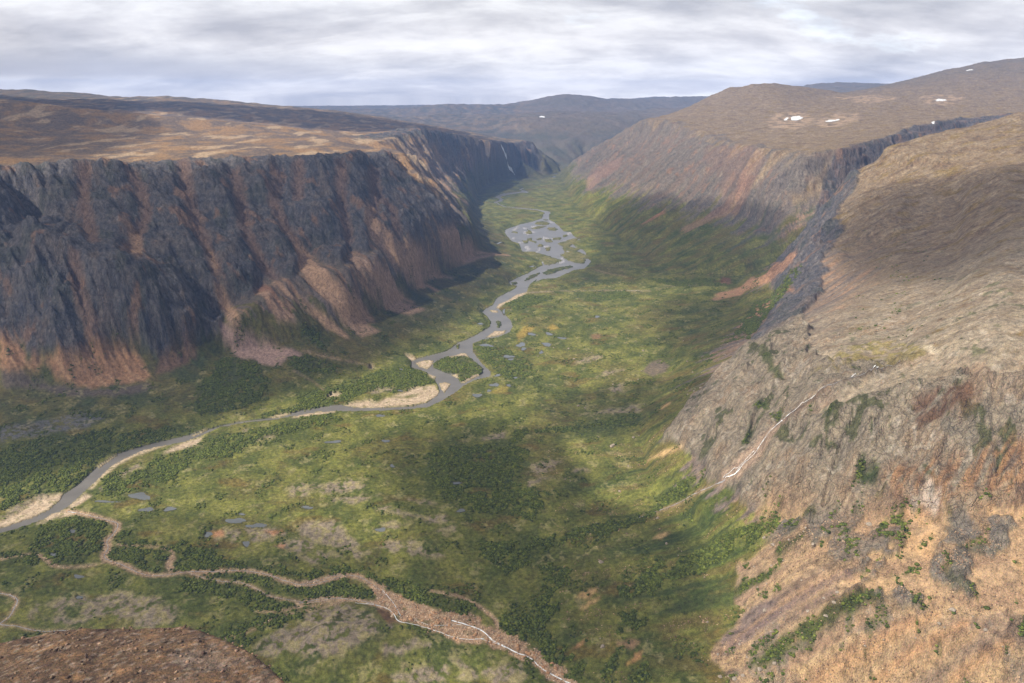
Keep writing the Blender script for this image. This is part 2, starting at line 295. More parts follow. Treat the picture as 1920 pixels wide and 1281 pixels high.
# ------------------------------------------------------------------ local frames: s runs along a wall, q down its slope
def aniso(ls, lq, octs, seed, fn=fbm, dx=0, dy=0):
    out = np.zeros(GX.shape, np.float32)
    for k, (n, w) in enumerate(FRAMES):
        m = w > 0.003
        x = (GX + dx)[m]; y = (GY + dy)[m]
        q = x * n[0] + y * n[1]; s = -x * n[1] + y * n[0]
        out[m] += (w[m] * fn(s / ls, q / lq, octs, seed + 5 * k)).astype(np.float32)
    return out
def in_poly(pts, X, Y):
    pts = np.asarray(pts, float)[:, :2]; m = np.zeros(X.shape, bool)
    bb = (X > pts[:, 0].min()) & (X < pts[:, 0].max()) & (Y > pts[:, 1].min()) & (Y < pts[:, 1].max())
    if not bb.any(): return m
    x = X[bb]; y = Y[bb]; r = np.zeros(x.shape, bool)
    for (ax, ay), (bx, by) in zip(pts, np.roll(pts, -1, axis=0)):
        c = (ay > y) != (by > y)
        if not c.any(): continue
        r ^= c & (x < (bx - ax) * (y - ay) / (by - ay + 1e-12) + ax)
    m[bb] = r; return m
def line_pts(*names):
    out = []
    for n in names:
        rev = n.startswith('-'); l = [W(p) for p in LINES[n.lstrip('-')]]
        out += l[::-1] if rev else l
    return out

def uv_frames():
    wr = sstep(-120, 120, GX - np.where(GY > 2600, (GY - 2600) * 0.02, 0) - np.clip((1500 - GY) * 0.1, -100, 100))
    y1 = sstep(1500, 1900, GY); y2 = sstep(2550, 2750, GY)
    low = in_poly(line_pts('spur_foot', 'nose_foot') + [np.array([1600, 0, 0]), np.array([-50, 0, 0]), np.array([-50, 1300, 0])], GX, GY).astype(float)
    low = blur(low, int(6 * Q))
    return [((0.82, -0.57), 1 - wr), ((-0.85, -0.53), wr * (1 - y1) * (1 - low)), ((-0.97, -0.2), wr * y1 * (1 - y2)), ((-0.95, -0.31), wr * y2), ((-0.985, 0.17), wr * (1 - y1) * low)]
FRAMES = [((n), w) for n, w in uv_frames()]
# gullies and buttresses: shift the lookup of the base shape down or up the slope
wall = np.clip(blur(steep, int(5 * Q)), 0, 1)
far = sstep(2500, 9000, GR)
g1 = aniso(190, 420, 2, 3, ridged); g2 = aniso(62, 190, 3, 23, ridged); g3 = aniso(17, 60, 3, 47, ridged)
nearR = FRAMES[1][1] + FRAMES[4][1]; lowR = FRAMES[4][1]
amp = wall * (1 - 0.62 * nearR)
gx_ = np.gradient(H1s, lr, axis=0) / GR; ga_ = np.gradient(H1s, az, axis=1) / GR
sa, ca = np.sin(az)[None, :], np.cos(az)[None, :]
ggx = gx_ * sa + ga_ * ca; ggy = gx_ * ca - ga_ * sa; gm = np.hypot(ggx, ggy) + 1e-3
leftw = FRAMES[0][1]
off = amp * ((30 + 14 * leftw) * (g1 + 0.3) + (15 + 8 * leftw) * g2 + 4.5 * g3) * (1 - 0.6 * lowR)
WX = GX + ggx / gm * off * (1 + far); WY = GY + ggy / gm * off * (1 + far)
H = sample(H1, WX, WY)

# picking places on the terrain from traced outlines
TAN = (H - CAMZ) / GR
def pix(px, py, Hf=None):
    d = ray(px, py); a = math.atan2(d[0], d[1]); k = d[2] / math.hypot(d[0], d[1])
    j = min(max((a - A0) / (A1 - A0) * (NA - 1), 0), NA - 1.001); j0 = int(j); fj = j - j0
    t = TAN[:, j0] * (1 - fj) + TAN[:, j0 + 1] * fj
    hit = np.argmax(t >= k)
    if not t[hit] >= k: hit = NR - 1
    if hit > 0:
        f = (k - t[hit - 1]) / (t[hit] - t[hit - 1] + 1e-12); li = lr[hit - 1] + (lr[hit] - lr[hit - 1]) * min(max(f, 0), 1)
    else: li = lr[0]
    r = math.exp(li)
    return np.array([r * math.sin(a), r * math.cos(a), CAMZ + k * r])
# zoom windows used while tracing: origin and scale
ZW = {0: (0, 0, 1), 1: (0, 100, 2.911), 2: (560, 140, 2.911), 3: (1100, 80, 2.288), 4: (0, 480, 2.911), 5: (560, 480, 2.911),
      6: (1180, 560, 2.562), 7: (0, 860, 3.0), 8: (560, 860, 2.824), 9: (1180, 860, 2.595), 11: (900, 310, 5.57), 12: (740, 520, 4.93)}
def zp(k, *xy):
    ox, oy, s = ZW[k]; return [(ox + xy[i] / s, oy + xy[i + 1] / s) for i in range(0, len(xy), 2)]
def pxs(pts): return np.array([pix(*p) for p in pts])
def crop(P, pad=70.0):
    R = np.hypot(P[:, 0], P[:, 1]).max(); Rn = max(np.hypot(P[:, 0], P[:, 1]).min(), 50.0)
    i0, j0 = gidx(P[:, 0], P[:, 1]); pr = int(pad / ((lr[1] - lr[0]) * Rn)) + 4; pc = int(pad / (Rn * (az[1] - az[0]))) + 4
    return (slice(max(0, int(i0.min()) - pr), min(NR, int(i0.max()) + pr + 2)), slice(max(0, int(j0.min()) - pc), min(NA, int(j0.max()) + pc + 2)))
def pmask_s(pts, jit=0.0, seed=400, soft=1, lam=9.0):
    P = pxs(pts); s = crop(P, 20 + 2 * jit); X = GX[s]; Y = GY[s]
    if jit: X = X + jit * fbm(X / lam, Y / lam, 3, seed); Y = Y + jit * fbm(GX[s] / lam + 31, Y / lam, 3, seed + 3)
    r = in_poly(P, X, Y).astype(float)
    return s, (blur(r, soft) if soft else r)
def pmask(pts, jit=0.0, seed=400, soft=1, lam=9.0):
    s, m = pmask_s(pts, jit, seed, soft, lam); out = np.zeros(GX.shape); out[s] = m; return out
ROCKP = {
 'l1': line_pts('rim_left', 'ridge_corner', '-base_left'),
 'l2': line_pts('bowl2', 'tip', '-base2'),
 'r1': line_pts('brow_right', '-base_right'),
 'r2': line_pts('rim_side', '-foot_side'),
 'spur': line_pts('spur_edge', '-spur_top')[:0] + line_pts('spur_edge') + line_pts('spur_foot') + line_pts('-spur_brow') + [W((1642, 292, None, 2440))],
 'front': [W(p) for p in LINES['gully'][:1]] + line_pts('front_brow', '-nose_foot', '-spur_brow')[:0] + line_pts('front_brow') + line_pts('-nose_foot') + line_pts('-spur_brow')[:-4][:4] + [W((1540, 650, None, 1120)), W((1600, 690, None, 1000))],
}
def rockmask(name, jit):
    return blur(in_poly(ROCKP[name], WX + jit * 1.0, WY + jit * 0.5).astype(float), max(1, int(1.2 * Q)))
jag = 30 * g1 * leftw + 26 * g2 + 14 * fbm(GX / 40, GY / 40, 3, 60)
long_st = aniso(46, 420, 3, 66)
RK = {k: rockmask(k, (150 * long_st if k == 'r1' else 0) + (jag if k in ('l1', 'l2', 'r1') else 0.35 * jag) * (2.2 if k in ('l2', 'r1') else 1)) for k in ROCKP}
LROCK = [(-300, 345), (0, 325), (140, 318), (240, 312), (400, 303), (520, 300), (600, 300), (660, 293), (732, 291), (752, 319), (780, 346), (821, 380), (842, 401), (848, 420), (835, 425), (800, 405), (790, 430), (795, 462), (770, 455), (755, 440), (735, 455), (718, 445), (705, 415), (696, 400), (690, 430), (692, 472), (672, 474), (655, 455), (648, 480), (640, 497), (610, 497), (590, 480), (575, 470), (560, 472), (562, 500), (550, 522), (520, 522), (480, 515), (478, 547), (465, 562), (440, 545), (410, 520), (405, 545), (425, 590), (410, 612), (390, 622), (360, 630), (330, 645), (300, 667), (285, 664), (262, 640), (240, 642), (215, 628), (200, 634), (178, 628), (160, 640), (150, 667), (120, 667), (95, 655), (60, 674), (50, 650), (40, 630), (20, 622), (0, 627), (-100, 632), (-300, 645)]
RK['l1'] = np.maximum(RK['l1'] * 0, np.maximum(pmask(LROCK, 9, 61, 1, 30), RK['l1'] * (GX < W((0, 500, 280))[0])))
rock = np.clip(sum(RK.values()), 0, 1)
bench = blur(in_poly(line_pts('nose_foot')[4:] + line_pts('-talus_low'), GX, GY).astype(float), int(5 * Q))
bn = fbm(GX / 55, GY / 55, 4, 90)
benchrock = bench * sstep(-0.02, 0.14, bn + 0.05 - 0.25 * sstep(690, 620, GY))
rock = np.clip(rock + benchrock, 0, 1)

def dist_line(pts, wpx, lo_=None):
    """distance to a polyline in units of its own half width (px wide at each vertex), only near it"""
    P = pxs(pts); out = np.full(GX.shape, 9.0)
    wp = wpx if hasattr(wpx, '__len__') else [wpx] * len(pts)
    for k in range(len(P) - 1):
        a, b = P[k, :2], P[k + 1, :2]; R = math.hypot(*a); hw0 = 0.5 * wp[k] * math.hypot(*P[k, :2]) / F * 1.15; hw1 = 0.5 * wp[k + 1] * math.hypot(*P[k + 1, :2]) / F * 1.15
        w_ = max(hw0, hw1) * 3 + 4
        i0, j0 = gidx(np.array([a[0], b[0]]), np.array([a[1], b[1]]))
        cell = (lr[1] - lr[0]) * R; pr = int(w_ / cell) + 3; pc = int(w_ / (R * (az[1] - az[0]))) + 3
        s = (slice(max(0, int(i0.min()) - pr), int(i0.max()) + pr + 2), slice(max(0, int(j0.min()) - pc), int(j0.max()) + pc + 2))
        x = GX[s] - a[0]; y = GY[s] - a[1]; d = b - a; L2 = d @ d + 1e-9
        t = np.clip((x * d[0] + y * d[1]) / L2, 0, 1)
        dd = np.hypot(x - t * d[0], y - t * d[1]) / np.maximum(hw0 + (hw1 - hw0) * t, 0.3)
        out[s] = np.minimum(out[s], dd)
    return out
def smooth_path(pts, n=4):
    P = [np.array(p, float) for p in pts]; P = [2 * P[0] - P[1]] + P + [2 * P[-1] - P[-2]]; out = []
    for i in range(1, len(P) - 2):
        for k in range(n):
            t = k / n
            out.append(tuple(0.5 * ((2 * P[i]) + (P[i + 1] - P[i - 1]) * t + (2 * P[i - 1] - 5 * P[i] + 4 * P[i + 1] - P[i + 2]) * t * t + (3 * P[i] - P[i - 1] - 3 * P[i + 1] + P[i + 2]) * t ** 3)))
    return out + [tuple(P[-2])]

# surface relief
slp = slope_of(H1s); nC0 = fbm(GX / 60, GY / 60, 3, 119)
r3 = ridged(GX / 30 + GY * 0.004, GY / 30, 4, 130); r4 = ridged(GX / 9, GY / 9, 3, 150); f5 = fbm(GX / 4.2, GY / 4.2, 2, 170)
near = 1 - 0.45 * nearR
r2 = ridged(GX / 85 + 0.3 * nC0, GY / 85, 4, 120)
fcr = np.clip(RK['front'] + RK['spur'], 0, 1)
H = H - fcr * 3.0 * sstep(0.1, 0.7, -aniso(22, 70, 4, 875, ridged)) - fcr * 1.6 * aniso(6, 34, 3, 885, ridged)
def ridge_or_gully(H, pts, w, amp, own=None):
    d = np.clip(dist_line(smooth_path(pts, 3), w), 0, 1); f = (1 - d * d) ** 2
    return H + amp * f * (rock if own is None else own), f
BUT = [((292, 318), (309, 364), (330, 409), (347, 478), (343, 515)), ((385, 310), (405, 368), (429, 437), (464, 512)), ((584, 304), (594, 368), (611, 443), (630, 492)), ((673, 297), (668, 353), (675, 415), (685, 468)), ((725, 297), (750, 360), (772, 408), (785, 455)), ((130, 322), (100, 380), (112, 440)), ((500, 305), (500, 370), (525, 440), (540, 510)), ((200, 318), (215, 380), (205, 440)), ((20, 330), (10, 400)), ((60, 440), (70, 520), (40, 610)), ((230, 500), (210, 560), (260, 630)), ((440, 305), (452, 350))]
CHU = [((345, 310), (352, 360), (364, 409), (392, 471), (405, 502), (420, 540)), ((525, 330), (515, 392), (550, 450), (563, 471)), ((440, 330), (455, 400), (462, 443), (488, 488), (515, 526)), ((250, 330), (275, 399), (261, 443), (240, 478)), ((640, 310), (640, 370), (650, 430), (655, 455)), ((700, 320), (705, 370), (697, 400)), ((160, 330), (160, 400), (175, 455)), ((140, 500), (150, 560), (175, 610)), ((560, 310), (560, 380)), ((700, 350), (735, 400), (745, 440))]
chute = np.zeros(GX.shape)
rimfade = sstep(0, 60, 424 - 0.0 * GX - H1) * 0.85 + 0.15
H = H + fcr * (9.0 * ridged(GX / 105 + 0.5 * nC0, GY / 90, 3, 1810) + 4.0 * ridged(GX / 34 + 0.8 * nC0, GY / 40, 3, 1820))
for k, p in enumerate(BUT): H, f = ridge_or_gully(H, p, 50 + 26 * (k % 3), 7 + 5 * ((k * 7) % 4), rock * rimfade * (0.75 + 0.9 * nC0))
for p in CHU:
    H, f = ridge_or_gully(H, p, 36, -13, rock * rimfade * (0.9 + 0.8 * nC0)); chute = np.maximum(chute, f)
CRK = [(((1730, 735), (1780, 720), (1830, 715)), 8, -9), (((1640, 770), (1620, 830), (1600, 880)), 30, 8), (((1560, 790), (1520, 860), (1500, 940)), 40, 9), (((1600, 790), (1570, 860), (1545, 950)), 14, -9), (((1850, 700), (1840, 780), (1850, 900)), 30, 8), (((1760, 780), (1700, 850), (1650, 920)), 16, -8), (((1800, 770), (1760, 840), (1740, 930)), 26, 8), (((1400, 660), (1380, 740), (1330, 830)), 30, 8), (((1450, 650), (1460, 690)), 16, -7), (((1440, 745), (1415, 790), (1405, 840)), 14, -10), (((1470, 690), (1430, 760), (1395, 800)), 40, 9), (((1505, 900), (1490, 950)), 12, -8)]
for p, w, a_ in CRK: H, f = ridge_or_gully(H, p, w, a_, fcr)
H = H + RK['l1'] * 12.0 * ridged(GX / 170 + 0.5 * nC0, GY / 150, 3, 1830)
H = H + rock * (11.0 * (r2 - 0.1) * near + 4.5 * r3 * near + 1.6 * r4 + 0.6 * f5) * (1 + 0.8 * far)
strata = np.sin((H + 14 * fbm(GX / 200, GY / 200, 2, 200)) * 2 * np.pi / 34)
H = H + (RK['r1'] * 0.6 + RK['r2'] + 0.55 * RK['front'] + 0.4 * RK['spur'] + 0.2 * RK['l1']) * 5.0 * strata
gentle = 1 - rock
flat = 1 - sstep(0.03, 0.14, slp)
hi = sstep(230, 330, H)                                   # plateau tops
H = H + gentle * hi * (4.5 * fbm(GX / 130, GY / 130, 4, 210) + 1.3 * ridged(GX / 26, GY / 26, 3, 220) + 0.35 * r4) * (1 + 2 * far)
lo = 1 - hi
und = fbm(GX / 95, GY / 95, 4, 230); und2 = fbm(GX / 22, GY / 22, 3, 240)
riverside = np.clip(sstep(60, 130, np.abs(H)), 0, 1)
H = H + gentle * lo * (1 - 0.25 * riverside) * (4.2 * und + 1.1 * und2 + 0.25 * f5) * (1 + far)
talus_st = aniso(7.5, 110, 3, 260)
H = H + sstep(7200, 8500, GY) * (30 * (ridged(GX / 900, GY / 1300, 4, 1700) - 0.1) + 10 * ridged(GX / 260, GY / 400, 3, 1710)) * sstep(20, 120, H1)
H = H + gentle * lo * sstep(0.25, 0.5, slp) * (1.3 * talus_st + 1.6 * aniso(24, 260, 2, 280))

# ------------------------------------------------------------------ traced outlines -> places on this terrain
TAN = (H - CAMZ) / GR
RIVER = ([(-140, 1012), (0, 988)] + zp(7, 180, 330, 270, 285, 330, 235, 360, 190, 430, 140, 490, 80, 560, 20) + zp(4, 540, 1130, 640, 1075, 740, 1040, 880, 1000, 1000, 970, 1130, 940, 1220, 915, 1340, 890, 1460, 880, 1560, 860, 1640, 830, 1740, 820)
 + zp(5, 0, 842, 100, 820, 200, 805, 240, 805, 300, 818, 480, 826, 620, 815, 700, 795, 755, 760, 768, 735, 760, 700, 742, 675, 715, 640, 680, 615, 612, 592, 615, 560, 650, 545, 720, 530, 800, 515, 835, 495, 870, 465, 905, 452, 960, 430, 1010, 400, 1045, 380, 1050, 350, 1030, 320, 1000, 295, 1020, 275, 1060, 255, 1080, 220, 1110, 205, 1180, 170, 1192, 155, 1160, 148, 1145, 128, 1170, 112, 1190, 100, 1250, 80, 1320, 45)
 + zp(11, 655, 1028, 640, 985, 560, 935, 500, 895, 440, 875, 410, 800, 330, 770, 280, 710, 245, 665, 300, 640, 420, 605, 560, 580, 650, 545, 660, 510, 680, 492, 600, 468, 450, 452, 320, 438, 230, 422, 180, 395, 132, 380, 200, 358, 208, 345, 150, 322, 220, 288, 300, 283, 420, 273, 440, 263, 400, 247, 450, 233,
       465, 238, 432, 250, 512, 272, 500, 284, 440, 284, 310, 300, 230, 318, 212, 330, 247, 350, 232, 370, 182, 381, 215, 402, 280, 424, 450, 441, 600, 458, 722, 474, 742, 490, 718, 510, 718, 560, 772, 590, 832, 640, 872, 680, 942, 690, 992, 740, 1068, 765, 1000, 775, 940, 790, 1010, 850, 1075, 870, 1130, 930, 1122, 960, 1162, 985, 1132, 1030, 1090, 1065, 980, 1090, 880, 1130, 800, 1170, 650, 1185, 575, 1210, 540, 1281)
 + zp(5, 1300, 122, 1262, 150, 1240, 200, 1180, 225, 1110, 260, 1090, 280, 1115, 305, 1160, 350, 1168, 380, 1150, 410, 1090, 435, 1000, 457, 948, 475, 952, 515, 1000, 580, 1050, 625, 1045, 650, 960, 670, 900, 702, 855, 740, 780, 785, 700, 820, 560, 838, 400, 842, 250, 840, 205, 838, 100, 842, 20, 858)
 + zp(4, 1580, 872, 1500, 890, 1330, 905, 1200, 930, 1100, 975, 1000, 1010, 900, 1025, 780, 1060, 690, 1105, 600, 1150, 540, 1200, 480, 1260) + zp(7, 430, 222, 380, 265, 300, 312, 200, 360, 80, 402, 0, 418) + [(-140, 1045)])
ISLANDS = [zp(5, 730, 575, 800, 547, 870, 535, 930, 548, 968, 580, 1003, 610, 1005, 632, 960, 655, 925, 668, 885, 686, 868, 660, 850, 642, 800, 630, 735, 598),
 zp(12, 940, 400, 985, 402, 990, 440, 950, 465), zp(12, 565, 625, 600, 618, 605, 645, 575, 655),
 zp(11, 660, 1110, 700, 1080, 860, 1050, 960, 1040, 960, 1055, 850, 1085, 740, 1125, 680, 1132), zp(11, 460, 1190, 520, 1130, 640, 1095, 600, 1140, 500, 1185), zp(11, 330, 1200, 375, 1190, 385, 1225, 340, 1230),
 zp(11, 450, 880, 560, 890, 700, 940, 860, 990, 780, 1020, 680, 1025, 640, 985, 560, 930), zp(11, 840, 930, 900, 905, 1010, 890, 1130, 935, 1120, 965, 1000, 960, 1110, 975, 1090, 1010, 1000, 1010, 930, 990),
 zp(11, 590, 590, 660, 580, 730, 600, 700, 620, 600, 612), zp(11, 520, 660, 600, 630, 700, 630, 620, 655), zp(11, 700, 650, 790, 645, 800, 675, 720, 672), zp(11, 440, 770, 500, 775, 500, 800, 460, 800),
 zp(11, 600, 765, 640, 755, 640, 775, 605, 778), zp(11, 670, 775, 740, 770, 760, 795, 700, 800), zp(11, 760, 755, 850, 745, 840, 770, 770, 770), zp(11, 870, 730, 910, 715, 910, 740, 875, 745),
 zp(11, 870, 790, 960, 760, 1060, 740, 990, 790, 930, 850, 1060, 860, 1010, 890, 880, 900, 860, 840, 800, 815), zp(11, 610, 825, 655, 822, 650, 840, 615, 842), zp(11, 680, 850, 740, 845, 740, 885, 690, 880)]
SAND = [zp(5, 636, 568, 655, 588, 700, 606, 722, 592, 738, 560, 690, 556), zp(5, 300, 820, 340, 800, 430, 800, 480, 772, 600, 776, 700, 740, 745, 722, 768, 738, 756, 762, 692, 796, 600, 814, 450, 826),
 zp(5, 500, 765, 560, 750, 640, 712, 750, 702, 748, 722, 660, 748, 560, 768), zp(5, 240, 808, 300, 795, 390, 782, 430, 795, 340, 806, 290, 816), zp(5, 700, 630, 752, 655, 742, 670, 718, 655), zp(5, 765, 690, 800, 684, 832, 692, 795, 742, 780, 725), zp(5, 820, 640, 870, 648, 874, 664, 845, 655),
 zp(12, 835, 552, 925, 490, 1030, 483, 1015, 508, 930, 538), zp(12, 935, 275, 960, 235, 1040, 205, 1120, 155, 1240, 120, 1180, 165, 1080, 215, 1000, 245, 960, 278), zp(12, 870, 290, 950, 295, 960, 320, 910, 318), zp(12, 430, 745, 560, 715, 620, 685, 665, 695, 700, 740, 660, 720, 560, 730),
 zp(12, 600, 968, 720, 905, 775, 885, 790, 895, 700, 935, 640, 965), zp(7, -60, 400, 0, 350, 100, 300, 180, 240, 270, 205, 358, 190, 330, 237, 270, 287, 180, 332, 60, 372, 0, 388, -60, 410),
 zp(4, 476, 1268, 540, 1198, 600, 1145, 690, 1100, 780, 1055, 900, 1022, 945, 1022, 860, 1048, 740, 1092, 640, 1140, 560, 1200, 500, 1272), zp(4, 880, 1082, 950, 1035, 1040, 1000, 1112, 983, 1075, 1030, 960, 1062), zp(4, 1585, 880, 1640, 855, 1740, 843, 1832, 838, 1826, 850, 1700, 866, 1620, 880),
 zp(4, 1035, 970, 1130, 938, 1130, 945, 1060, 975), zp(4, 530, 1138, 640, 1078, 640, 1086, 540, 1148), zp(7, 200, 372, 300, 300, 375, 285, 420, 300, 380, 322, 310, 330, 240, 368),
 zp(7, 380, 268, 430, 225, 480, 195, 520, 210, 440, 262, 400, 275), zp(4, 1455, 882, 1560, 855, 1600, 850, 1520, 880), zp(5, 150, 765, 175, 740, 245, 745, 240, 755, 165, 770), zp(5, 385, 585, 415, 590, 400, 615, 380, 612), zp(5, 570, 530, 610, 535, 640, 550, 615, 560, 590, 548)]
CHANNELS = [  # gravel stream beds on the near fan: path, width px
 (zp(7, 380, 290, 500, 318, 600, 343, 662, 368, 640, 420, 600, 460, 608, 500, 585, 545, 620, 575, 700, 600, 780, 640, 860, 655, 960, 650, 1060, 635, 1200, 635, 1320, 628, 1430, 635, 1520, 655, 1600, 685, 1720, 710, 1820, 690, 1920, 660), 8.5),
 (zp(7, 1060, 640, 1140, 668, 1250, 690, 1350, 695, 1430, 725, 1500, 765, 1600, 790, 1760, 805, 1920, 778), 4.5),
 (zp(7, 1920, 800, 1800, 818, 1650, 840, 1560, 862, 1440, 858), 4.5), (zp(7, 1900, 818, 1700, 862, 1560, 892, 1480, 932, 1380, 980, 1262, 1015), 3.6),
 (zp(7, 600, 578, 520, 600, 380, 610, 300, 600, 250, 560, 200, 540, 100, 545, 0, 565, -80, 560), 4.2), (zp(7, 960, 630, 945, 595, 970, 545, 965, 517, 900, 497, 740, 490, 660, 483), 3.2), (zp(7, 960, 620, 950, 590, 968, 560), 8),
 (zp(7, -30, 735, 0, 755, 60, 770, 98, 795, 80, 840, 50, 890, 0, 932, 100, 942, 220, 970, 400, 968, 540, 975), 3.6),
 (zp(8, 0, 665, 120, 640, 200, 615, 320, 625, 400, 670, 460, 720), 11), (zp(8, 0, 765, 130, 740, 240, 740, 380, 762, 460, 790), 9), (zp(8, 460, 720, 560, 760, 700, 820, 850, 870, 1000, 920, 1120, 980), 22),
 (zp(8, 700, 700, 820, 720, 900, 750, 970, 790, 1040, 850, 1060, 900), 6), (zp(5, 1260, 200, 1400, 192, 1560, 190, 1700, 188, 1863, 190) + zp(3, 120, 1065, 270, 1065), 2.6), (zp(3, 300, 1060, 400, 1042, 520, 1038, 620, 1028), 1.5),
 (zp(5, 1620, 75, 1690, 95, 1790, 112), 1.8), (zp(5, 1270, 160, 1400, 150, 1520, 150), 1.3), (zp(4, 1640, 515, 1750, 535, 1863, 565) + zp(5, 60, 530, 200, 560, 350, 590, 400, 605), 2.2), (zp(5, -40, 620, 20, 650, 100, 700, 160, 760), 1.4)]
FAN = zp(8, 380, 665, 440, 660, 480, 700, 560, 740, 660, 770, 760, 812, 900, 815, 1000, 880, 1062, 900, 1150, 940, 1240, 1000, 1305, 1070, 1400, 1115, 1480, 1189, 1500, 1230, 1400, 1230, 1360, 1189, 1280, 1120, 1180, 1062, 1080, 1012, 960, 987, 820, 962, 720, 915, 600, 872, 530, 862, 480, 812, 400, 772, 430, 720)

TAN = (blur(H, max(1, int(2 * Q))) - CAMZ) / GR
riv = pmask(RIVER, 0, soft=0)
isl = np.zeros(GX.shape)
for k, p in enumerate(ISLANDS): isl = np.maximum(isl, pmask(p, 2.0 if k == 0 else 8, 410 + k, soft=0, lam=25))
sand = np.zeros(GX.shape)
for k, p in enumerate(SAND): sand = np.maximum(sand, pmask(p, 1.2, 440 + k, soft=0, lam=12))
braid_zone = in_poly(pxs(zp(11, 245, 665, 720, 480, 1100, 760, 1170, 990, 700, 1060, 420, 880)), GX, GY)
bz = fbm(GX / 55, GY / 130, 4, 470)
bars = (braid_zone & (bz > 0.47)).astype(float)
gravelbar = braid_zone & (ridged(GX / 42, GY / 120, 3, 475) < 0.2) & (bars < 0.5)
bars_low = braid_zone & (fbm(GX / 22, GY / 70, 3, 480) > 0.12)
water = (riv > 0.5) & ~gravelbar & (isl < 0.5) & (bars < 0.5) & (sand < 0.5)
wet = blur(water.astype(float), 2)
nearwater = blur(riv, int(6 * Q))
lowland = (GY < 7200) & (np.abs(H1) < 12)
H = np.where(nearwater > 0.02, H * (1 - sstep(0.0, 0.4, nearwater)) + sstep(0.0, 0.4, nearwater) * (1.6 + 0.4 * und2), H)
H = np.where((nearwater > 0.001) & ~water, np.maximum(H, 0.9), H)
H = np.where((sand > 0.5), np.clip(0.8 + 0.5 * und2, 0.45, 2), H)
H = np.where(gravelbar & (riv > 0.5), 0.15, H)
H = np.where((isl > 0.5), 2.2 + 0.6 * und2, H)
H = np.where(water, -1.6, H)

chan = np.zeros(GX.shape)
cj = 0.35 * fbm(GX / 9, GY / 9, 3, 500)
for k, (p, w) in enumerate(CHANNELS):
    w = w * (1.35 if k < 12 else 1.15)
    chan = np.maximum(chan, (dist_line(smooth_path(p, 3), w) + cj < 1.0).astype(float))
fan = pmask(FAN, 9, 510, soft=0, lam=18)
fan = np.where((fbm(GX / 13, GY / 13, 3, 520) > 0.27) , 0, fan)
chan = np.maximum(chan, fan)
chs = blur(chan, 1); H = H - 1.1 * blur(chan, 2)

# ------------------------------------------------------------------ ground cover (surface colours, with some light and shade painted in)
def lin(r, g, b, k=0.62):
    c = np.array([r, g, b], float) / 255; return np.where(c <= 0.04045, c / 12.92, ((c + 0.055) / 1.055) ** 2.4) * k
C = np.zeros(GX.shape + (3,), np.float32)
def lay(m, c):
    global C
    m = np.clip(m, 0, 1)[..., None].astype(np.float32); C = C * (1 - m) + m * (c if isinstance(c, np.ndarray) and c.ndim == 3 else np.asarray(c, np.float32))
def mix2(a, b, t): t = np.clip(t, 0, 1)[..., None]; return (a * (1 - t) + b * t).astype(np.float32)
nA = fbm(GX / 150, GY / 210, 4, 600); nB = fbm(GX / 48, GY / 70, 4, 610); nC = fbm(GX / 14, GY / 18, 3, 620); nD = fbm(GX / 5, GY / 6, 2, 630); nE = fbm(GX / 420, GY / 520, 3, 640)
stk = aniso(26, 170, 4, 650); stkF = aniso(9, 80, 3, 680); stkB = aniso(75, 480, 3, 700)

green = mix2(lin(92, 101, 46), lin(138, 138, 66), 0.5 + 1.3 * nB + 0.8 * nA)
C = green.copy()
lay(sstep(0.05, 0.45, nA + 0.5 * nC) * 0.7, lin(112, 102, 56))
lay(sstep(0.22, 0.5, nB * 0.8 + nC * 0.5) * 0.7, lin(150, 146, 80))
lay(sstep(0.2, 0.5, fbm(GX / 90, GY / 60, 5, 715)) * 0.55, lin(122, 92, 50))
lay(sstep(0.15, 0.5, nD + 0.3 * nC) * 0.35, lin(150, 146, 90)); lay(sstep(0.1, 0.5, -nD - 0.4 * nC) * 0.35, lin(62, 70, 34))
lay(sstep(0.15, 0.4, nC) * 0.35, lin(84, 96, 48))
# hillside streaks and the aprons below the walls
slope_low = sstep(0.10, 0.28, slp) * lo
lay(slope_low * sstep(-0.05, 0.3, stk) * 0.7, lin(116, 104, 58))
lay(slope_low * sstep(0.1, 0.4, -stk) * 0.7, lin(62, 78, 40))
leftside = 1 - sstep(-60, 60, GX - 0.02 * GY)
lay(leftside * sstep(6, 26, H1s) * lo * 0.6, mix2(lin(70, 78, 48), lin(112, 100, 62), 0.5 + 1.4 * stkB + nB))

# talus above the grass line
grassline = 105 + 50 * stkB + (60 + 110 * FRAMES[3][1]) * stk + 25 * nC + 5 * leftside + 45 * leftside * sstep(2300, 2900, GY) + 80 * FRAMES[3][1] + 10 * FRAMES[2][1]
tal = sstep(-6, 10, H - grassline) * sstep(0.22, 0.4, slp) * (1 - hi) * (1 - bench)
talc = mix2(lin(138, 124, 116), lin(164, 136, 112), 0.5 + 1.6 * stk + 0.8 * stkF)
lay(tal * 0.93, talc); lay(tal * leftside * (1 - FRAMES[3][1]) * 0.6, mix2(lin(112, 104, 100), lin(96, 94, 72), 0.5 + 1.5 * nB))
lay(tal * sstep(0.12, 0.4, stkF + stk) * 0.6, lin(178, 140, 110))
lay(tal * sstep(-0.05, 0.3, -stk) * 0.8 * FRAMES[3][1], lin(86, 100, 52))
lay(tal * sstep(0.12, 0.4, -stkF - 0.5 * stk) * 0.5, lin(104, 92, 84))

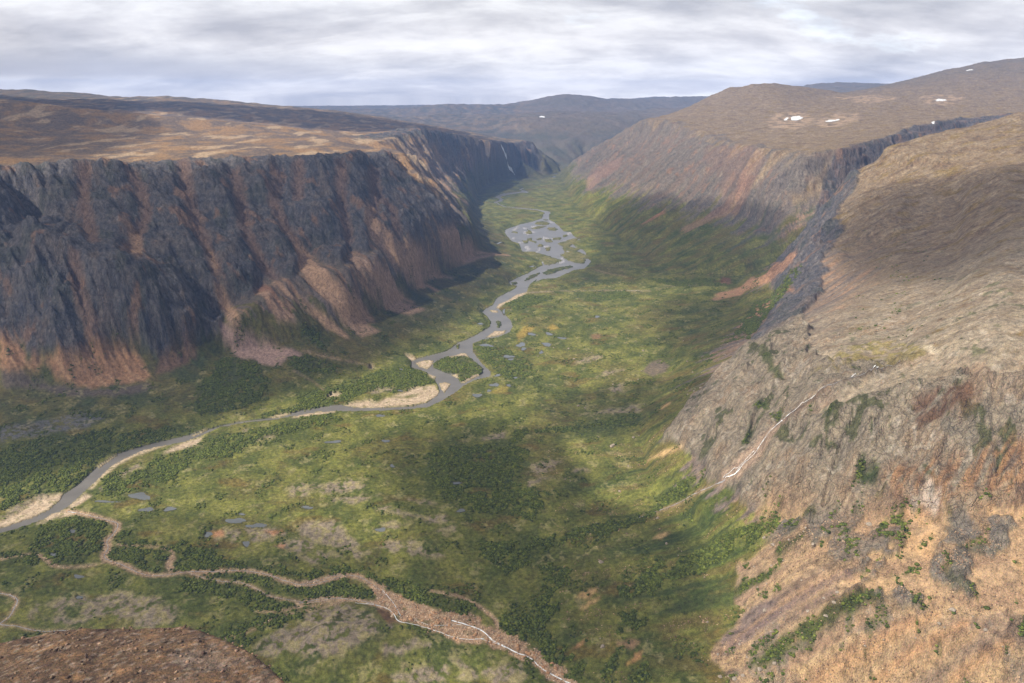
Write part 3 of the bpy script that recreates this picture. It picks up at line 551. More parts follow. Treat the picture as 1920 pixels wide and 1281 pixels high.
# plateau tops
hiw = sstep(225, 300, H + 30 * nB) * (1 - rock)
right = nearR + FRAMES[2][1] + FRAMES[3][1]
fcol = mix2(lin(150, 128, 110), lin(122, 106, 84), 0.5 + nE * 1.6)
pc = mix2(lin(120, 104, 92), lin(150, 128, 104), 0.5 + 1.3 * nA + nB)
lay(hiw, pc)
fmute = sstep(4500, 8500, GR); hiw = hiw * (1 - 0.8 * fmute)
lay(fmute * 0.9, mix2(lin(92, 92, 84), lin(112, 104, 96), 0.5 + nA + nE))  # far ground greyed with distance, haze and cloud shade put in its colour
lay(hiw * leftside * sstep(-0.15, 0.35, nA + 0.6 * nB) * 0.75, lin(178, 138, 90))
lay(hiw * leftside * sstep(0.15, 0.4, fbm(GX / 90, GY / 300, 4, 730)) * 0.8, lin(214, 186, 150))
lay(hiw * leftside * sstep(2050, 1500, GY + GX * -0.7 - 900) * 0.0, lin(190, 130, 50))
lay(hiw * right * 0.75, mix2(lin(122, 98, 68), lin(150, 128, 96), 0.5 + 1.1 * nB + 0.9 * nC))
lay(hiw * right * sstep(0.25, 0.6, ridged(GX / 26, GY / 20, 4, 745)) * 0.45, lin(168, 152, 130)); lay(hiw * right * sstep(0.1, 0.5, -ridged(GX / 26, GY / 20, 4, 745)) * 0.45, lin(92, 78, 60))
lay(hiw * right * sstep(0.12, 0.4, fbm(GX / 70, GY / 38, 4, 740)) * 0.7, lin(140, 116, 54))
lay(hiw * right * sstep(0.2, 0.42, fbm(GX / 44, GY / 22, 5, 750)) * 0.7, lin(176, 158, 132))
lay(hiw * right * sstep(0.2, 0.5, -fbm(GX / 80, GY / 46, 4, 760)) * 0.6, lin(100, 76, 56))
lay(hiw * sstep(0.1, 0.4, nC + nD) * 0.35, lin(98, 86, 76)); lay(hiw * sstep(0.15, 0.4, -nC + nD) * 0.3, lin(186, 160, 128))
shelfy = np.clip(sstep(1700, 1250, GY), 0, 1) * right * sstep(190, 230, H) * (1 - rock)
lay(shelfy * sstep(-0.1, 0.3, ridged(GX / 34, GY / 15, 4, 770) - 0.15) * 0.6, lin(164, 150, 130))

# rock
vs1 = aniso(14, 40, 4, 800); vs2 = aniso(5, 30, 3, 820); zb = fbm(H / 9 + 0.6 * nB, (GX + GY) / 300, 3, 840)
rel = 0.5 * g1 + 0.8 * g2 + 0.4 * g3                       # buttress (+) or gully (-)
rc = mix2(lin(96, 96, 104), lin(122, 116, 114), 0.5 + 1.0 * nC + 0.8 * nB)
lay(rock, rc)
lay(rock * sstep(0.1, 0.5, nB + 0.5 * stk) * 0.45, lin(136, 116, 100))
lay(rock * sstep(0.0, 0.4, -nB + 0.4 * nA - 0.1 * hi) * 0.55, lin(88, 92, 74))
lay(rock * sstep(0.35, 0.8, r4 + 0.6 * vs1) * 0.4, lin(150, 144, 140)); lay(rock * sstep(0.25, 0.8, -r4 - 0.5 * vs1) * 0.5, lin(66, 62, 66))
lay(rock * (1 - FRAMES[1][1]) * sstep(0.15, 0.55, -rel + 0.5 * nC) * 0.6, lin(150, 130, 116))
lay(RK['l1'] * sstep(0.1, 0.4, zb) * 0.3, lin(140, 130, 122)); lay(RK['l1'] * sstep(0.1, 0.4, -zb) * 0.35, lin(72, 70, 76))
lay(chute * rock * sstep(0.2, 0.6, chute + 0.7 * nC) * 0.8, lin(158, 128, 110))
lay((RK['r1'] + RK['r2']) * sstep(0.0, 0.35, zb) * 0.5, lin(152, 124, 110)); lay((RK['r1'] + RK['r2']) * sstep(0.05, 0.35, -zb) * 0.55, lin(84, 78, 80))
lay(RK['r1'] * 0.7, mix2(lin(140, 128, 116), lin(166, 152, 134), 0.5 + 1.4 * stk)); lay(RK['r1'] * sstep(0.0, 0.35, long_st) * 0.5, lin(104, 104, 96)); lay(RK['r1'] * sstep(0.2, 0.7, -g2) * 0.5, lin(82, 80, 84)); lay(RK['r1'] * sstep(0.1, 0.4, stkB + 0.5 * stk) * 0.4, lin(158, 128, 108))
# ledges in the cliffs that hold pale scree
ledge = rock * sstep(0.28, 0.5, fbm(GX / 60, GY / 60, 4, 860) + 0.35 * stk) * (1 - FRAMES[1][1])
lay(ledge * 0.8, lin(168, 134, 110))
# the sunlit front cliff and the rocky nose
slab = sstep(190, 215, H) * sstep(1500, 1150, GY) * nearR * (1 - lowR) * sstep(-0.15, 0.15, fbm(GX / 60, GY / 40, 4, 880) + 0.25 * sstep(1150, 880, GY)) * (1 - rock)
fr = np.clip(0.8 * slab + RK['front'] + RK['spur'] * sstep(1500, 1300, GY) + benchrock * 0.6, 0, 1)
H = H + 2.2 * slab * ridged(GX / 16, GY / 12, 4, 890)
cr1 = aniso(22, 70, 4, 875, ridged); cr2 = aniso(6, 34, 4, 885, ridged)
lay(fr * 0.9, mix2(lin(156, 144, 124), lin(188, 170, 142), 0.5 + 1.0 * vs1 + 0.6 * nB))
lay(fr * sstep(0.1, 0.5, nB + 0.4 * stk) * 0.45, lin(172, 140, 110)); lay(fr * sstep(0.3, 0.7, cr2) * 0.5, lin(176, 164, 146))
lay(fr * sstep(0.1, 0.55, -cr2) * 0.6, lin(84, 74, 66)); lay(fr * sstep(0.15, 0.5, -cr1) * 0.6, lin(96, 82, 70))
lay(fr * sstep(0.34, 0.5, nC + 0.4 * nB + 0.3 * nD) * 0.6, lin(204, 192, 174)); lay(fr * sstep(0.36, 0.46, -nB + 0.8 * nC) * 0.75, lin(84, 92, 46))
lay(bench * (1 - benchrock) * 0.9, mix2(lin(176, 146, 116), lin(204, 168, 128), 0.5 + nB + nC))
lay(bench * sstep(0.1, 0.35, stk) * (1 - benchrock) * 0.5, lin(150, 122, 98))

def paint(pts, c, a=0.9, jit=5, seed=900, soft=1, lam=12, extra=None):
    sl, m = pmask_s(pts, jit, seed, soft, lam); full = np.zeros(GX.shape); full[sl] = m
    if extra is not None: m = m * extra[sl]
    m = np.clip(m * a, 0, 1)[..., None].astype(np.float32); cc = c if isinstance(c, np.ndarray) else lin(*c)
    C[sl] = C[sl] * (1 - m) + m * cc; return full
def stroke(pts, w, c, a=0.9, j=0.45, lam=10):
    m = (dist_line(smooth_path(pts, 3), w) + j * fbm(GX / lam, GY / lam, 3, 930) < 1).astype(float); m = blur(m, 1); lay(m * a, lin(*c)); return m
grit = sstep(-0.25, 0.3, stkF + 0.5 * nD)
TAL = lin(178, 136, 102)
talp = [zp(4, 0, 430, 60, 440, 110, 480, 150, 560, 130, 620, 60, 640, 0, 620), zp(4, 240, 545, 300, 530, 350, 512, 400, 540, 440, 500, 460, 460, 515, 430, 570, 470, 605, 470, 638, 440, 700, 490, 760, 540, 820, 640, 800, 680, 700, 695, 600, 705, 500, 722, 380, 685, 290, 640, 260, 580)]
for k, p in enumerate(talp): paint(p, TAL, 0.95, 6, 940 + k); paint(p, lin(206, 166, 128), 0.6, 6, 940 + k, extra=sstep(0.05, 0.35, stkF))
paint(zp(4, 140, 590, 165, 530, 210, 545, 240, 560, 200, 640, 150, 620), TAL, 0.85, 5, 943)
paint(zp(4, 860, 540, 920, 490, 980, 455, 1040, 440, 1090, 480, 1040, 560, 950, 620, 850, 650), (136, 106, 88), 0.85, 8, 944)
paint(zp(4, 0, 640, 140, 640, 300, 700, 560, 730, 800, 690, 860, 720, 700, 760, 400, 770, 200, 720, 0, 720), (112, 98, 92), 0.8, 10, 945)
paint(zp(4, 1200, 365, 1250, 390, 1330, 430, 1420, 450, 1500, 480, 1600, 510, 1665, 545, 1560, 560, 1525, 600, 1430, 592, 1380, 562, 1310, 560, 1260, 500, 1210, 430), (184, 154, 142), 0.95, 5, 946)
paint(zp(4, 1395, 165, 1445, 150, 1520, 240, 1600, 330, 1560, 345, 1470, 290), (172, 126, 98), 0.85, 5, 947)
paint(zp(4, 0, 935, 200, 905, 440, 850, 570, 880, 500, 925, 250, 975, 0, 1015), (118, 116, 120), 0.85, 10, 948, extra=sstep(-0.4, 0.1, nC + nD))
for k, p in enumerate(([(563, 474), (585, 490), (625, 530), (670, 575), (715, 622), (680, 632), (640, 600), (600, 550), (572, 505)], [(655, 474), (690, 492), (740, 530), (800, 580), (770, 590), (710, 552), (668, 505)], [(478, 548), (500, 545), (545, 590), (560, 605), (520, 600)], [(406, 545), (418, 545), (440, 590), (448, 620), (430, 610)], [(696, 405), (706, 420), (720, 448), (760, 490), (735, 490), (700, 450)], [(795, 465), (835, 455), (880, 470), (950, 478), (900, 486), (840, 480)])):
    paint(p, (192, 158, 132), 0.9, 4, 1220 + k)
for p, w in ((zp(4, 1180, 170, 1240, 250, 1290, 340, 1300, 410), 7), (zp(4, 1500, 145, 1640, 260, 1740, 340, 1860, 420), 7), (zp(5, 0, 230, 120, 330, 200, 390, 260, 440), 8),
             (zp(5, 20, 0, 70, 90, 150, 190, 260, 270, 370, 330), 20), (zp(2, 420, 790, 480, 860, 560, 930, 640, 970), 8), (zp(1, 1640, 1080, 1700, 1150, 1780, 1281), 11), (zp(1, 1140, 1080, 1180, 1170), 6), (zp(1, 700, 930, 740, 1010, 745, 1100), 12), (zp(5, 290, 20, 400, 90, 500, 170, 615, 252), 9), (zp(5, 290, 60, 350, 140, 430, 220), 6), (zp(5, 500, 0, 600, 80, 680, 145, 755, 190), 8),
             (zp(2, 800, 630, 860, 670, 920, 700), 5), (zp(2, 600, 990, 700, 1050, 830, 1110), 6), (zp(2, 770, 870, 880, 930, 1000, 970, 1140, 985), 7), (zp(2, 400, 740, 390, 850, 450, 920, 560, 1000, 660, 1090), 12)):
    stroke(p, w * 1.35, (196, 160, 130), 0.9)
for p in (zp(3, 905, 897, 820, 945, 700, 1010, 560, 1075, 530, 1110, 650, 1085, 770, 1030, 880, 955), zp(3, 890, 1058, 780, 1110, 740, 1112, 720, 1150, 640, 1230, 690, 1212, 780, 1140, 890, 1072)): paint(p, (196, 150, 118), 0.85, 6, 950)
paint(zp(3, 225, 780, 330, 720, 340, 735, 240, 780), (178, 128, 100), 0.8, 8, 951); paint(zp(3, 400, 800, 520, 735, 640, 650, 660, 560, 740, 550, 690, 680, 580, 750, 430, 815), (170, 134, 112), 0.6, 12, 952, lam=25)
paint(zp(3, 500, 460, 700, 440, 760, 500, 720, 600, 640, 650, 540, 640, 600, 560, 520, 540), (156, 120, 102), 0.35, 25, 953, lam=50)
paint(zp(3, 0, 580, 80, 520, 150, 490, 140, 540, 60, 590, 0, 640), (172, 138, 122), 0.6, 15, 954, lam=40)
# lower right scree fields with their green strips
scr = pmask(zp(9, 530, 520, 650, 440, 760, 370, 850, 290, 870, 310, 860, 370, 900, 440, 1000, 490, 1100, 480, 1110, 520, 1050, 570, 1130, 640, 1200, 690, 1300, 740, 1560, 720, 1640, 740, 1960, 760, 1960, 1200, 900, 1200, 520, 1120, 440, 1010, 380, 960, 470, 860, 560, 760, 500, 660), 9, 960, 1, 22)
lay(scr * 0.95, mix2(lin(176, 150, 122), lin(208, 176, 134), 0.5 + 1.5 * stk + 0.5 * nC)); lay(scr * sstep(0.05, 0.35, stkF) * 0.5, lin(140, 122, 108)); lay(scr * sstep(0.1, 0.35, -stk + nC) * 0.5, lin(136, 112, 96))
paint(zp(9, 560, 760, 640, 700, 760, 680, 800, 700, 700, 790, 560, 900, 440, 980, 400, 940), (134, 118, 112), 0.8, 8, 961)
lay(scr * sstep(0.24, 0.36, nB + 0.6 * nC) * sstep(800, 700, GY) * 0.7, lin(150, 136, 120))
for k, (p, w, c_) in enumerate(((zp(9, 1110, 505, 900, 610, 640, 780, 420, 960), 9, (206, 168, 130)), (zp(9, 1130, 640, 980, 740, 850, 830, 640, 1000), 10, (210, 170, 128)), (zp(9, 1500, 760, 1300, 850, 1150, 950, 900, 1085), 12, (212, 168, 122)), (zp(9, 1640, 800, 1420, 920, 1250, 1040, 1180, 1091), 9, (206, 160, 116)),
        (zp(9, 860, 330, 760, 400, 640, 480, 540, 540), 8, (204, 168, 134)), (zp(9, 900, 450, 780, 530, 640, 620, 520, 700), 7, (196, 160, 128)), (zp(9, 1050, 560, 860, 660, 700, 770, 500, 900), 16, (142, 120, 112)), (zp(9, 1000, 640, 820, 760, 620, 900), 8, (134, 114, 106)), (zp(9, 1700, 840, 1560, 920, 1400, 1020, 1330, 1091), 8, (214, 176, 130)),
        (zp(9, 1400, 780, 1200, 860, 1000, 980, 840, 1085), 8, (170, 132, 102)), (zp(9, 1860, 900, 1700, 980, 1560, 1091), 9, (208, 164, 118)), (zp(9, 1250, 740, 1060, 830, 900, 930, 740, 1040), 6, (178, 142, 112)))):
    stroke(p, w, c_, 0.8, 0.7, 7)
grs = np.zeros(GX.shape)
for p in (zp(9, 700, 440, 790, 390, 860, 345, 850, 385, 720, 475), zp(9, 430, 690, 520, 620, 640, 560, 740, 520, 700, 560, 560, 650), zp(9, 590, 1005, 640, 960, 720, 880, 850, 790, 1000, 700, 1160, 640, 1240, 680, 1100, 742, 960, 822, 820, 885, 730, 965, 640, 1015), zp(9, 840, 930, 860, 890, 905, 885, 880, 935)):
    m = pmask(p, 5, 970, 1, 10); grs = np.maximum(grs, m)
lay(grs * 0.9, lin(84, 94, 46))
# front cliff stains, and a recess shadow painted in brown
org = pmask(zp(6, 1180, 860, 1400, 815, 1560, 740, 1700, 690, 1896, 640, 2000, 640, 2000, 1010, 1500, 1010, 1250, 960), 16, 980, 2, 40)
lay(org * sstep(-0.2, 0.25, stkF + vs2 + 0.4 * nB) * 0.8, lin(196, 150, 108)); lay(org * sstep(0.1, 0.35, -vs2 - nC) * 0.5, lin(110, 74, 52))
org2 = pmask(zp(6, 1180, 1010, 1500, 1000, 1960, 980, 1960, 1300, 1500, 1300, 1300, 1180), 14, 981, 2, 40); lay(org2 * sstep(-0.1, 0.3, nB + nC) * 0.6, lin(206, 166, 122))
paint(zp(6, 1320, 945, 1430, 900, 1515, 920, 1490, 975, 1400, 995), (226, 212, 196), 0.8, 8, 982)
paint(zp(6, 1370, 470, 1480, 430, 1610, 400, 1660, 420, 1600, 520, 1440, 600, 1390, 640, 1370, 600), (122, 88, 66), 0.8, 7, 983, extra=sstep(-0.5, 0.0, vs1))  # shadow of the cliff recess, painted as darker brown rock
paint(zp(6, 1600, 320, 1700, 310, 1760, 400, 1660, 520, 1560, 560, 1620, 430), (150, 112, 84), 0.4, 9, 984)
paint(zp(6, 775, 555, 720, 620, 650, 730, 590, 800, 520, 870, 440, 880, 430, 850, 500, 790, 570, 720, 640, 650, 700, 600), (216, 186, 160), 0.9, 5, 985)
stroke(zp(6, 460, 875, 400, 897, 300, 947, 200, 1000, 100, 1035, 0, 1068), 7, (186, 156, 132), 0.8); stroke(zp(6, 760, 570, 870, 490, 930, 440), 14, (120, 92, 78), 0.6); stroke(zp(6, 930, 435, 1070, 380, 1190, 340, 1300, 306), 8, (104, 82, 62), 0.7)
paint(zp(6, 900, 330, 1000, 250, 1120, 220, 1250, 200, 1400, 230, 1420, 280, 1300, 300, 1100, 310, 1000, 340), (158, 144, 74), 0.65, 14, 986, lam=20, extra=sstep(-0.3, 0.15, nC + 0.5 * nB)); paint(zp(6, 1390, 240, 1450, 228, 1510, 245, 1450, 268), (222, 206, 178), 0.9, 5, 987)
paint(zp(6, 620, 270, 680, 260, 720, 330, 750, 390, 700, 380, 650, 310), (88, 100, 46), 0.8, 5, 988)
for p in (zp(6, 1095, 800, 1190, 783, 1195, 880, 1130, 892, 1100, 850), zp(6, 540, 700, 580, 600, 600, 620, 570, 700), zp(6, 600, 500, 650, 480, 660, 520, 610, 530), zp(6, 680, 550, 740, 545, 730, 575, 690, 575), zp(6, 850, 540, 895, 485, 870, 540), zp(6, 925, 545, 940, 525, 975, 540, 960, 560)): grs = np.maximum(grs, paint(p, (66, 84, 34), 0.9, 5, 989))

# pale lichen heath and bare ground on the floor
LICH = [zp(7, 1610, 205, 1625, 165, 1700, 135, 1775, 150, 1760, 190, 1700, 215), zp(8, 115, 165, 150, 130, 300, 115, 345, 140, 320, 165, 180, 185), zp(7, 1180, 412, 1300, 393, 1362, 415, 1350, 447, 1240, 447, 1190, 440), zp(7, 1368, 400, 1480, 388, 1645, 412, 1560, 440, 1440, 458),
 zp(7, 1520, 490, 1620, 458, 1700, 455, 1772, 510, 1690, 532, 1580, 512), zp(8, 0, 350, 40, 330, 110, 325, 190, 328, 260, 390, 310, 450, 375, 515, 250, 505, 150, 462, 60, 440, 0, 400), zp(8, 0, 430, 60, 440, 80, 480, 0, 500), zp(8, 20, 520, 120, 490, 220, 500, 180, 540, 60, 555),
 zp(8, 365, 265, 450, 257, 600, 290, 780, 300, 845, 330, 760, 342, 640, 322, 480, 292), zp(8, 720, 375, 780, 360, 850, 390, 780, 397), zp(8, 160, 215, 300, 195, 435, 198, 300, 238), zp(8, 560, 215, 640, 210, 750, 240, 650, 245),
 zp(8, 430, 455, 560, 450, 740, 480, 760, 520, 640, 520, 500, 490), zp(8, 440, 340, 500, 330, 545, 355, 510, 380, 460, 370), zp(8, 1220, 60, 1300, 15, 1392, 8, 1340, 50, 1240, 92), zp(8, 1180, 155, 1280, 95, 1355, 95, 1260, 142), zp(8, 1430, 75, 1500, 40, 1555, 50, 1490, 82),
 zp(7, 290, 800, 400, 780, 700, 755, 820, 770, 905, 810, 995, 870, 980, 922, 880, 945, 760, 940, 700, 880, 540, 892, 460, 850, 400, 790, 360, 870, 290, 862), zp(7, 130, 880, 200, 820, 260, 830, 230, 880, 150, 895), zp(7, 250, 900, 400, 880, 480, 900, 450, 935, 300, 940),
 zp(7, 1395, 1078, 1500, 1008, 1620, 950, 1750, 870, 1860, 838, 1925, 845, 1925, 1105, 1800, 1112, 1650, 1080, 1500, 1100), zp(8, 0, 850, 140, 800, 240, 768, 330, 800, 420, 850, 485, 900, 330, 962, 200, 1022, 60, 1042, 0, 1020),
 zp(8, 425, 1015, 520, 980, 640, 963, 695, 985, 600, 1022, 480, 1037), zp(8, 485, 1145, 600, 1110, 760, 1098, 815, 1140, 740, 1182, 520, 1182), zp(8, 955, 1115, 1100, 1098, 1205, 1130, 1180, 1182, 1000, 1182), zp(8, 760, 1070, 860, 1060, 940, 1140, 880, 1150),
 zp(5, 130, 1270, 160, 1240, 330, 1228, 358, 1250, 340, 1281), zp(5, 1690, 730, 1760, 700, 1790, 730, 1720, 752), zp(5, 1560, 860, 1700, 835, 1860, 815, 1860, 850, 1720, 860), zp(5, 960, 1010, 1040, 975, 1160, 955, 1120, 1000), zp(5, 1280, 1180, 1340, 1130, 1430, 1112, 1380, 1160, 1300, 1200),
 zp(7, 680, 90, 740, 40, 800, 20, 790, 70, 720, 100), zp(7, 540, 185, 580, 155, 620, 150, 590, 185), zp(7, 0, 290, 150, 250, 180, 215, 250, 210, 200, 255, 60, 320, 0, 330), zp(4, 1255, 980, 1320, 945, 1385, 935, 1350, 965), zp(4, 1395, 1005, 1450, 975, 1525, 965, 1500, 1000),
 zp(5, 1480, 595, 1600, 575, 1660, 540, 1540, 560), zp(5, 1620, 660, 1700, 620, 1790, 610, 1740, 640), zp(5, 380, 745, 420, 718, 520, 715, 540, 730, 440, 755), zp(5, 860, 575, 905, 550, 950, 570, 920, 585), zp(12, 580, 770, 640, 730, 722, 775, 660, 795)]
brk = nC + 0.8 * nD
ambient_lich = sstep(0.24, 0.36, fbm(GX / 34, GY / 46, 4, 990) + 0.2 * nC) * lo * (1 - sstep(0.2, 0.35, slp)) * (H1s < 60) * (GY < 3000)
lay(ambient_lich * sstep(-0.2, 0.2, brk) * 0.45, lin(176, 166, 116))
lm = np.zeros(GX.shape)
for k, p in enumerate(LICH):
    m = pmask(p, 16, 1000 + 7 * k, 1, 20) * sstep(-0.42, -0.18, nC + 0.5 * nB + 0.4 * nD); lm = np.maximum(lm, m)
    lay(m * 0.9, mix2(lin(140, 126, 112), lin(170, 154, 132), 0.5 + 1.2 * nC + 0.8 * nD)); lay(m * sstep(0.08, 0.3, nC - 0.3 * nD) * 0.6, lin(168, 158, 98))
edgl = blur(lm, 3) * (1 - lm); lay(edgl * sstep(0, 0.3, brk) * 0.9, lin(182, 172, 116))
for p, c in ((zp(7, 1180, 412, 1250, 400, 1262, 440, 1200, 440), (206, 150, 108)), (zp(7, 1480, 405, 1600, 410, 1540, 430), (206, 150, 108)), (zp(7, 1530, 490, 1600, 480, 1600, 505), (206, 150, 108)),
             (zp(8, 1460, 740, 1490, 715, 1555, 685, 1590, 700, 1530, 740), (216, 176, 124)), (zp(8, 1480, 805, 1530, 760, 1605, 720, 1590, 750, 1520, 790), (216, 176, 124)), (zp(8, 1720, 1105, 1760, 1060, 1830, 1018, 1800, 1060), (214, 162, 104)),
             (zp(8, 1450, 1010, 1490, 970, 1540, 945, 1500, 985), (190, 140, 100)), (zp(8, 1670, 980, 1760, 950, 1815, 975, 1760, 1010), (168, 134, 104)), (zp(6, 70, 785, 130, 750, 200, 715, 270, 685, 255, 710, 170, 755), (222, 184, 132)), (zp(6, 105, 1155, 150, 1125, 205, 1120, 160, 1150), (214, 178, 128)),
             (zp(5, 1592, 430, 1640, 425, 1650, 450, 1610, 460), (150, 118, 84)), (zp(6, 60, 350, 100, 305, 150, 292, 190, 320, 180, 350, 110, 372), (128, 112, 98)), (zp(6, 130, 540, 170, 505, 200, 500, 160, 530), (206, 168, 120)), (zp(9, 0, 1000, 30, 950, 75, 932, 50, 975), (196, 150, 104)),
             (zp(8, 400, 780, 470, 790, 530, 860, 480, 880, 430, 830), (120, 88, 66)), (zp(5, 1200, 470, 1190, 430, 1230, 385, 1290, 375, 1280, 400, 1215, 450), (176, 150, 74)), (zp(5, 1350, 400, 1385, 368, 1425, 395, 1400, 405), (176, 150, 74)), (zp(5, 1040, 745, 1090, 720, 1150, 710, 1130, 745, 1070, 755), (156, 140, 70)), (zp(3, 570, 1040, 580, 1005, 620, 1010, 620, 1035), (130, 92, 72))):
    paint(p, c, 0.85, 3, 1200, lam=8)

for p in (zp(3, 760, 340, 830, 300, 940, 300, 980, 330, 930, 370, 820, 375), zp(3, 980, 335, 1050, 300, 1160, 300, 1180, 330, 1080, 360, 1000, 365), zp(3, 1420, 235, 1500, 220, 1620, 235, 1580, 270, 1460, 265), zp(3, 1050, 235, 1250, 225, 1350, 240, 1200, 262)): paint(p, (196, 168, 138), 0.7, 25, 1210, lam=60, extra=sstep(-0.3, 0.2, nB))  # sandy ground near the snow, its sunlight painted in as pale colour
# shrub thickets
SHR = [zp(8, 700, 110, 800, 60, 1000, 50, 1190, 90, 1210, 150, 1340, 175, 1290, 260, 1250, 330, 1150, 300, 1000, 290, 850, 250, 760, 180), zp(8, 930, 455, 1100, 440, 1300, 420, 1560, 345, 1900, 262, 1900, 300, 1630, 395, 1400, 440, 1230, 500, 1210, 560, 1140, 600, 1000, 580, 960, 500),
 zp(8, 1220, 500, 1330, 560, 1440, 600, 1450, 640, 1360, 690, 1380, 800, 1300, 900, 1400, 960, 1480, 1080, 1560, 1189, 1400, 1189, 1300, 1060, 1240, 1000, 1080, 910, 1060, 830, 1150, 840, 1250, 820, 1300, 700, 1290, 600), zp(8, 1700, 700, 1800, 620, 1920, 520, 1920, 640, 1820, 700, 1740, 760, 1680, 760),
 zp(8, 1700, 830, 1760, 800, 1830, 860, 1790, 920, 1690, 900), zp(8, 1580, 1160, 1640, 1060, 1700, 1000, 1700, 1080, 1640, 1189), zp(8, 0, 640, 100, 590, 200, 575, 330, 570, 420, 620, 560, 650, 700, 690, 850, 740, 950, 790, 880, 850, 780, 800, 640, 760, 470, 690, 420, 660, 300, 600, 120, 620),
 zp(8, 0, 690, 120, 660, 240, 645, 330, 690, 430, 730, 360, 745, 240, 730, 60, 750), zp(8, 0, 770, 60, 750, 50, 790, 0, 830), zp(8, 540, 880, 640, 885, 710, 915, 600, 910), zp(7, 640, 420, 720, 410, 740, 460, 970, 500, 1050, 460, 1100, 500, 1250, 560, 1450, 590, 1560, 610, 1700, 640, 1920, 610, 1920, 660, 1700, 690, 1560, 650, 1430, 620, 1000, 630, 975, 510, 740, 485, 650, 460),
 zp(7, 1140, 650, 1250, 640, 1400, 640, 1560, 690, 1700, 730, 1920, 690, 1920, 770, 1740, 790, 1640, 780, 1500, 740, 1430, 705, 1250, 685), zp(7, 610, 500, 740, 495, 940, 515, 950, 560, 930, 620, 870, 640, 790, 620, 700, 585, 610, 560), zp(7, 280, 600, 380, 560, 560, 540, 590, 400, 620, 350, 560, 350, 400, 330, 300, 360, 200, 400, 180, 500, 260, 550),
 zp(7, 0, 540, 60, 520, 200, 530, 240, 580, 100, 575), zp(7, 980, 680, 1100, 660, 1250, 700, 1400, 720, 1560, 800, 1740, 815, 1640, 830, 1480, 850, 1380, 840, 1300, 790, 1150, 740, 1000, 740), zp(7, 1200, 1000, 1380, 900, 1560, 880, 1800, 840, 1700, 890, 1500, 960, 1400, 1060, 1300, 1040),
 zp(7, 0, 90, 150, 60, 400, 20, 540, 10, 430, 130, 360, 180, 200, 210, 60, 260, 0, 290), zp(7, 520, 210, 600, 120, 700, 60, 800, 80, 860, 0, 1100, 0, 1000, 100, 860, 160, 700, 200), zp(4, 0, 1040, 200, 1000, 400, 980, 560, 960, 760, 960, 900, 930, 1000, 960, 760, 1030, 600, 1080, 400, 1230, 0, 1240),
 zp(4, 1080, 720, 1220, 560, 1300, 560, 1420, 600, 1480, 720, 1400, 800, 1200, 860, 1060, 850), zp(4, 1630, 420, 1720, 380, 1800, 480, 1760, 510), zp(4, 1560, 550, 1660, 540, 1863, 600, 1863, 640, 1700, 640, 1600, 610), zp(4, 1380, 880, 1500, 840, 1600, 820, 1740, 760, 1863, 770, 1863, 800, 1640, 830, 1480, 870),
 zp(4, 800, 1180, 1000, 1060, 1120, 1000, 1300, 960, 1500, 930, 1640, 880, 1800, 860, 1863, 900, 1600, 960, 1400, 1010, 1250, 1090, 1050, 1120, 900, 1230), zp(5, 730, 575, 800, 547, 870, 545, 968, 580, 1003, 610, 1005, 632, 925, 668, 885, 686, 868, 660, 800, 630), zp(5, 950, 500, 1000, 470, 1080, 490, 1150, 520, 1240, 560, 1300, 640, 1200, 680, 1080, 640, 1050, 600, 1000, 560),
 zp(5, 250, 690, 400, 640, 600, 600, 690, 640, 740, 690, 560, 740, 380, 740, 250, 790, 0, 830, 0, 760, 150, 720), zp(5, 1180, 960, 1240, 940, 1400, 935, 1560, 925, 1620, 900, 1863, 860, 1863, 920, 1600, 940, 1260, 965, 1200, 1010, 1180, 1040, 1150, 1000), zp(5, 1180, 200, 1260, 215, 1400, 230, 1300, 260, 1180, 300, 1130, 260),
 zp(5, 700, 1060, 900, 1030, 1100, 1030, 1240, 1050, 1240, 1130, 1180, 1200, 1000, 1240, 760, 1240, 700, 1180), zp(9, 0, 640, 150, 560, 300, 460, 400, 400, 560, 330, 660, 290, 640, 370, 540, 450, 420, 520, 300, 560, 160, 640, 0, 680), zp(9, 130, 200, 280, 100, 370, 60, 360, 110, 250, 180, 150, 240), zp(9, 660, 300, 760, 275, 790, 300, 720, 340, 660, 350),
 zp(3, 0, 1110, 200, 1090, 160, 1060, 0, 1080), zp(3, 250, 1010, 380, 1020, 520, 1010, 600, 1040, 400, 1045), zp(3, 720, 1120, 860, 1000, 880, 960, 920, 960, 850, 1080, 760, 1180, 700, 1270, 620, 1281), zp(9, 1110, 20, 1200, 10, 1210, 90, 1130, 130), zp(9, 940, 280, 1040, 262, 1000, 290), zp(9, 1260, 560, 1390, 540, 1340, 590),
 zp(9, 0, 1020, 60, 980, 140, 1020, 130, 1091, 0, 1091), zp(9, 1190, 330, 1340, 200, 1360, 260, 1300, 400, 1220, 390), zp(9, 1860, 870, 1900, 770, 1960, 760, 1960, 900)]
shr = grs * 0.6
for k, p in enumerate(SHR): shr = np.maximum(shr, pmask(p, 14, 1300 + 5 * k, 1, 20))
shr = shr * sstep(-0.3, 0.0, nC + 0.8 * nB)
amb = sstep(0.2, 0.36, fbm(GX / 38, GY / 50, 5, 1600) + 0.3 * stk * slope_low) * lo * (1 - tal) * (1 - rock) * (1 - bench) * (1 - scr)
amb = amb * (1 - lm) * (GR < 3600)
dots = np.maximum(bench, scr) * sstep(0.36, 0.42, nC + 0.5 * nB)
shr = np.clip(np.maximum(np.maximum(shr, 0.28 * amb), 0.5 * dots), 0, 1) * (1 - blur(chan, 1)) * (1 - 0.9 * lm) * (riv * (isl < 0.5) < 0.5) * (sand < 0.5) * (nearwater * (isl < .5) < 0.55)
shr = np.where(braid_zone, 0, shr)
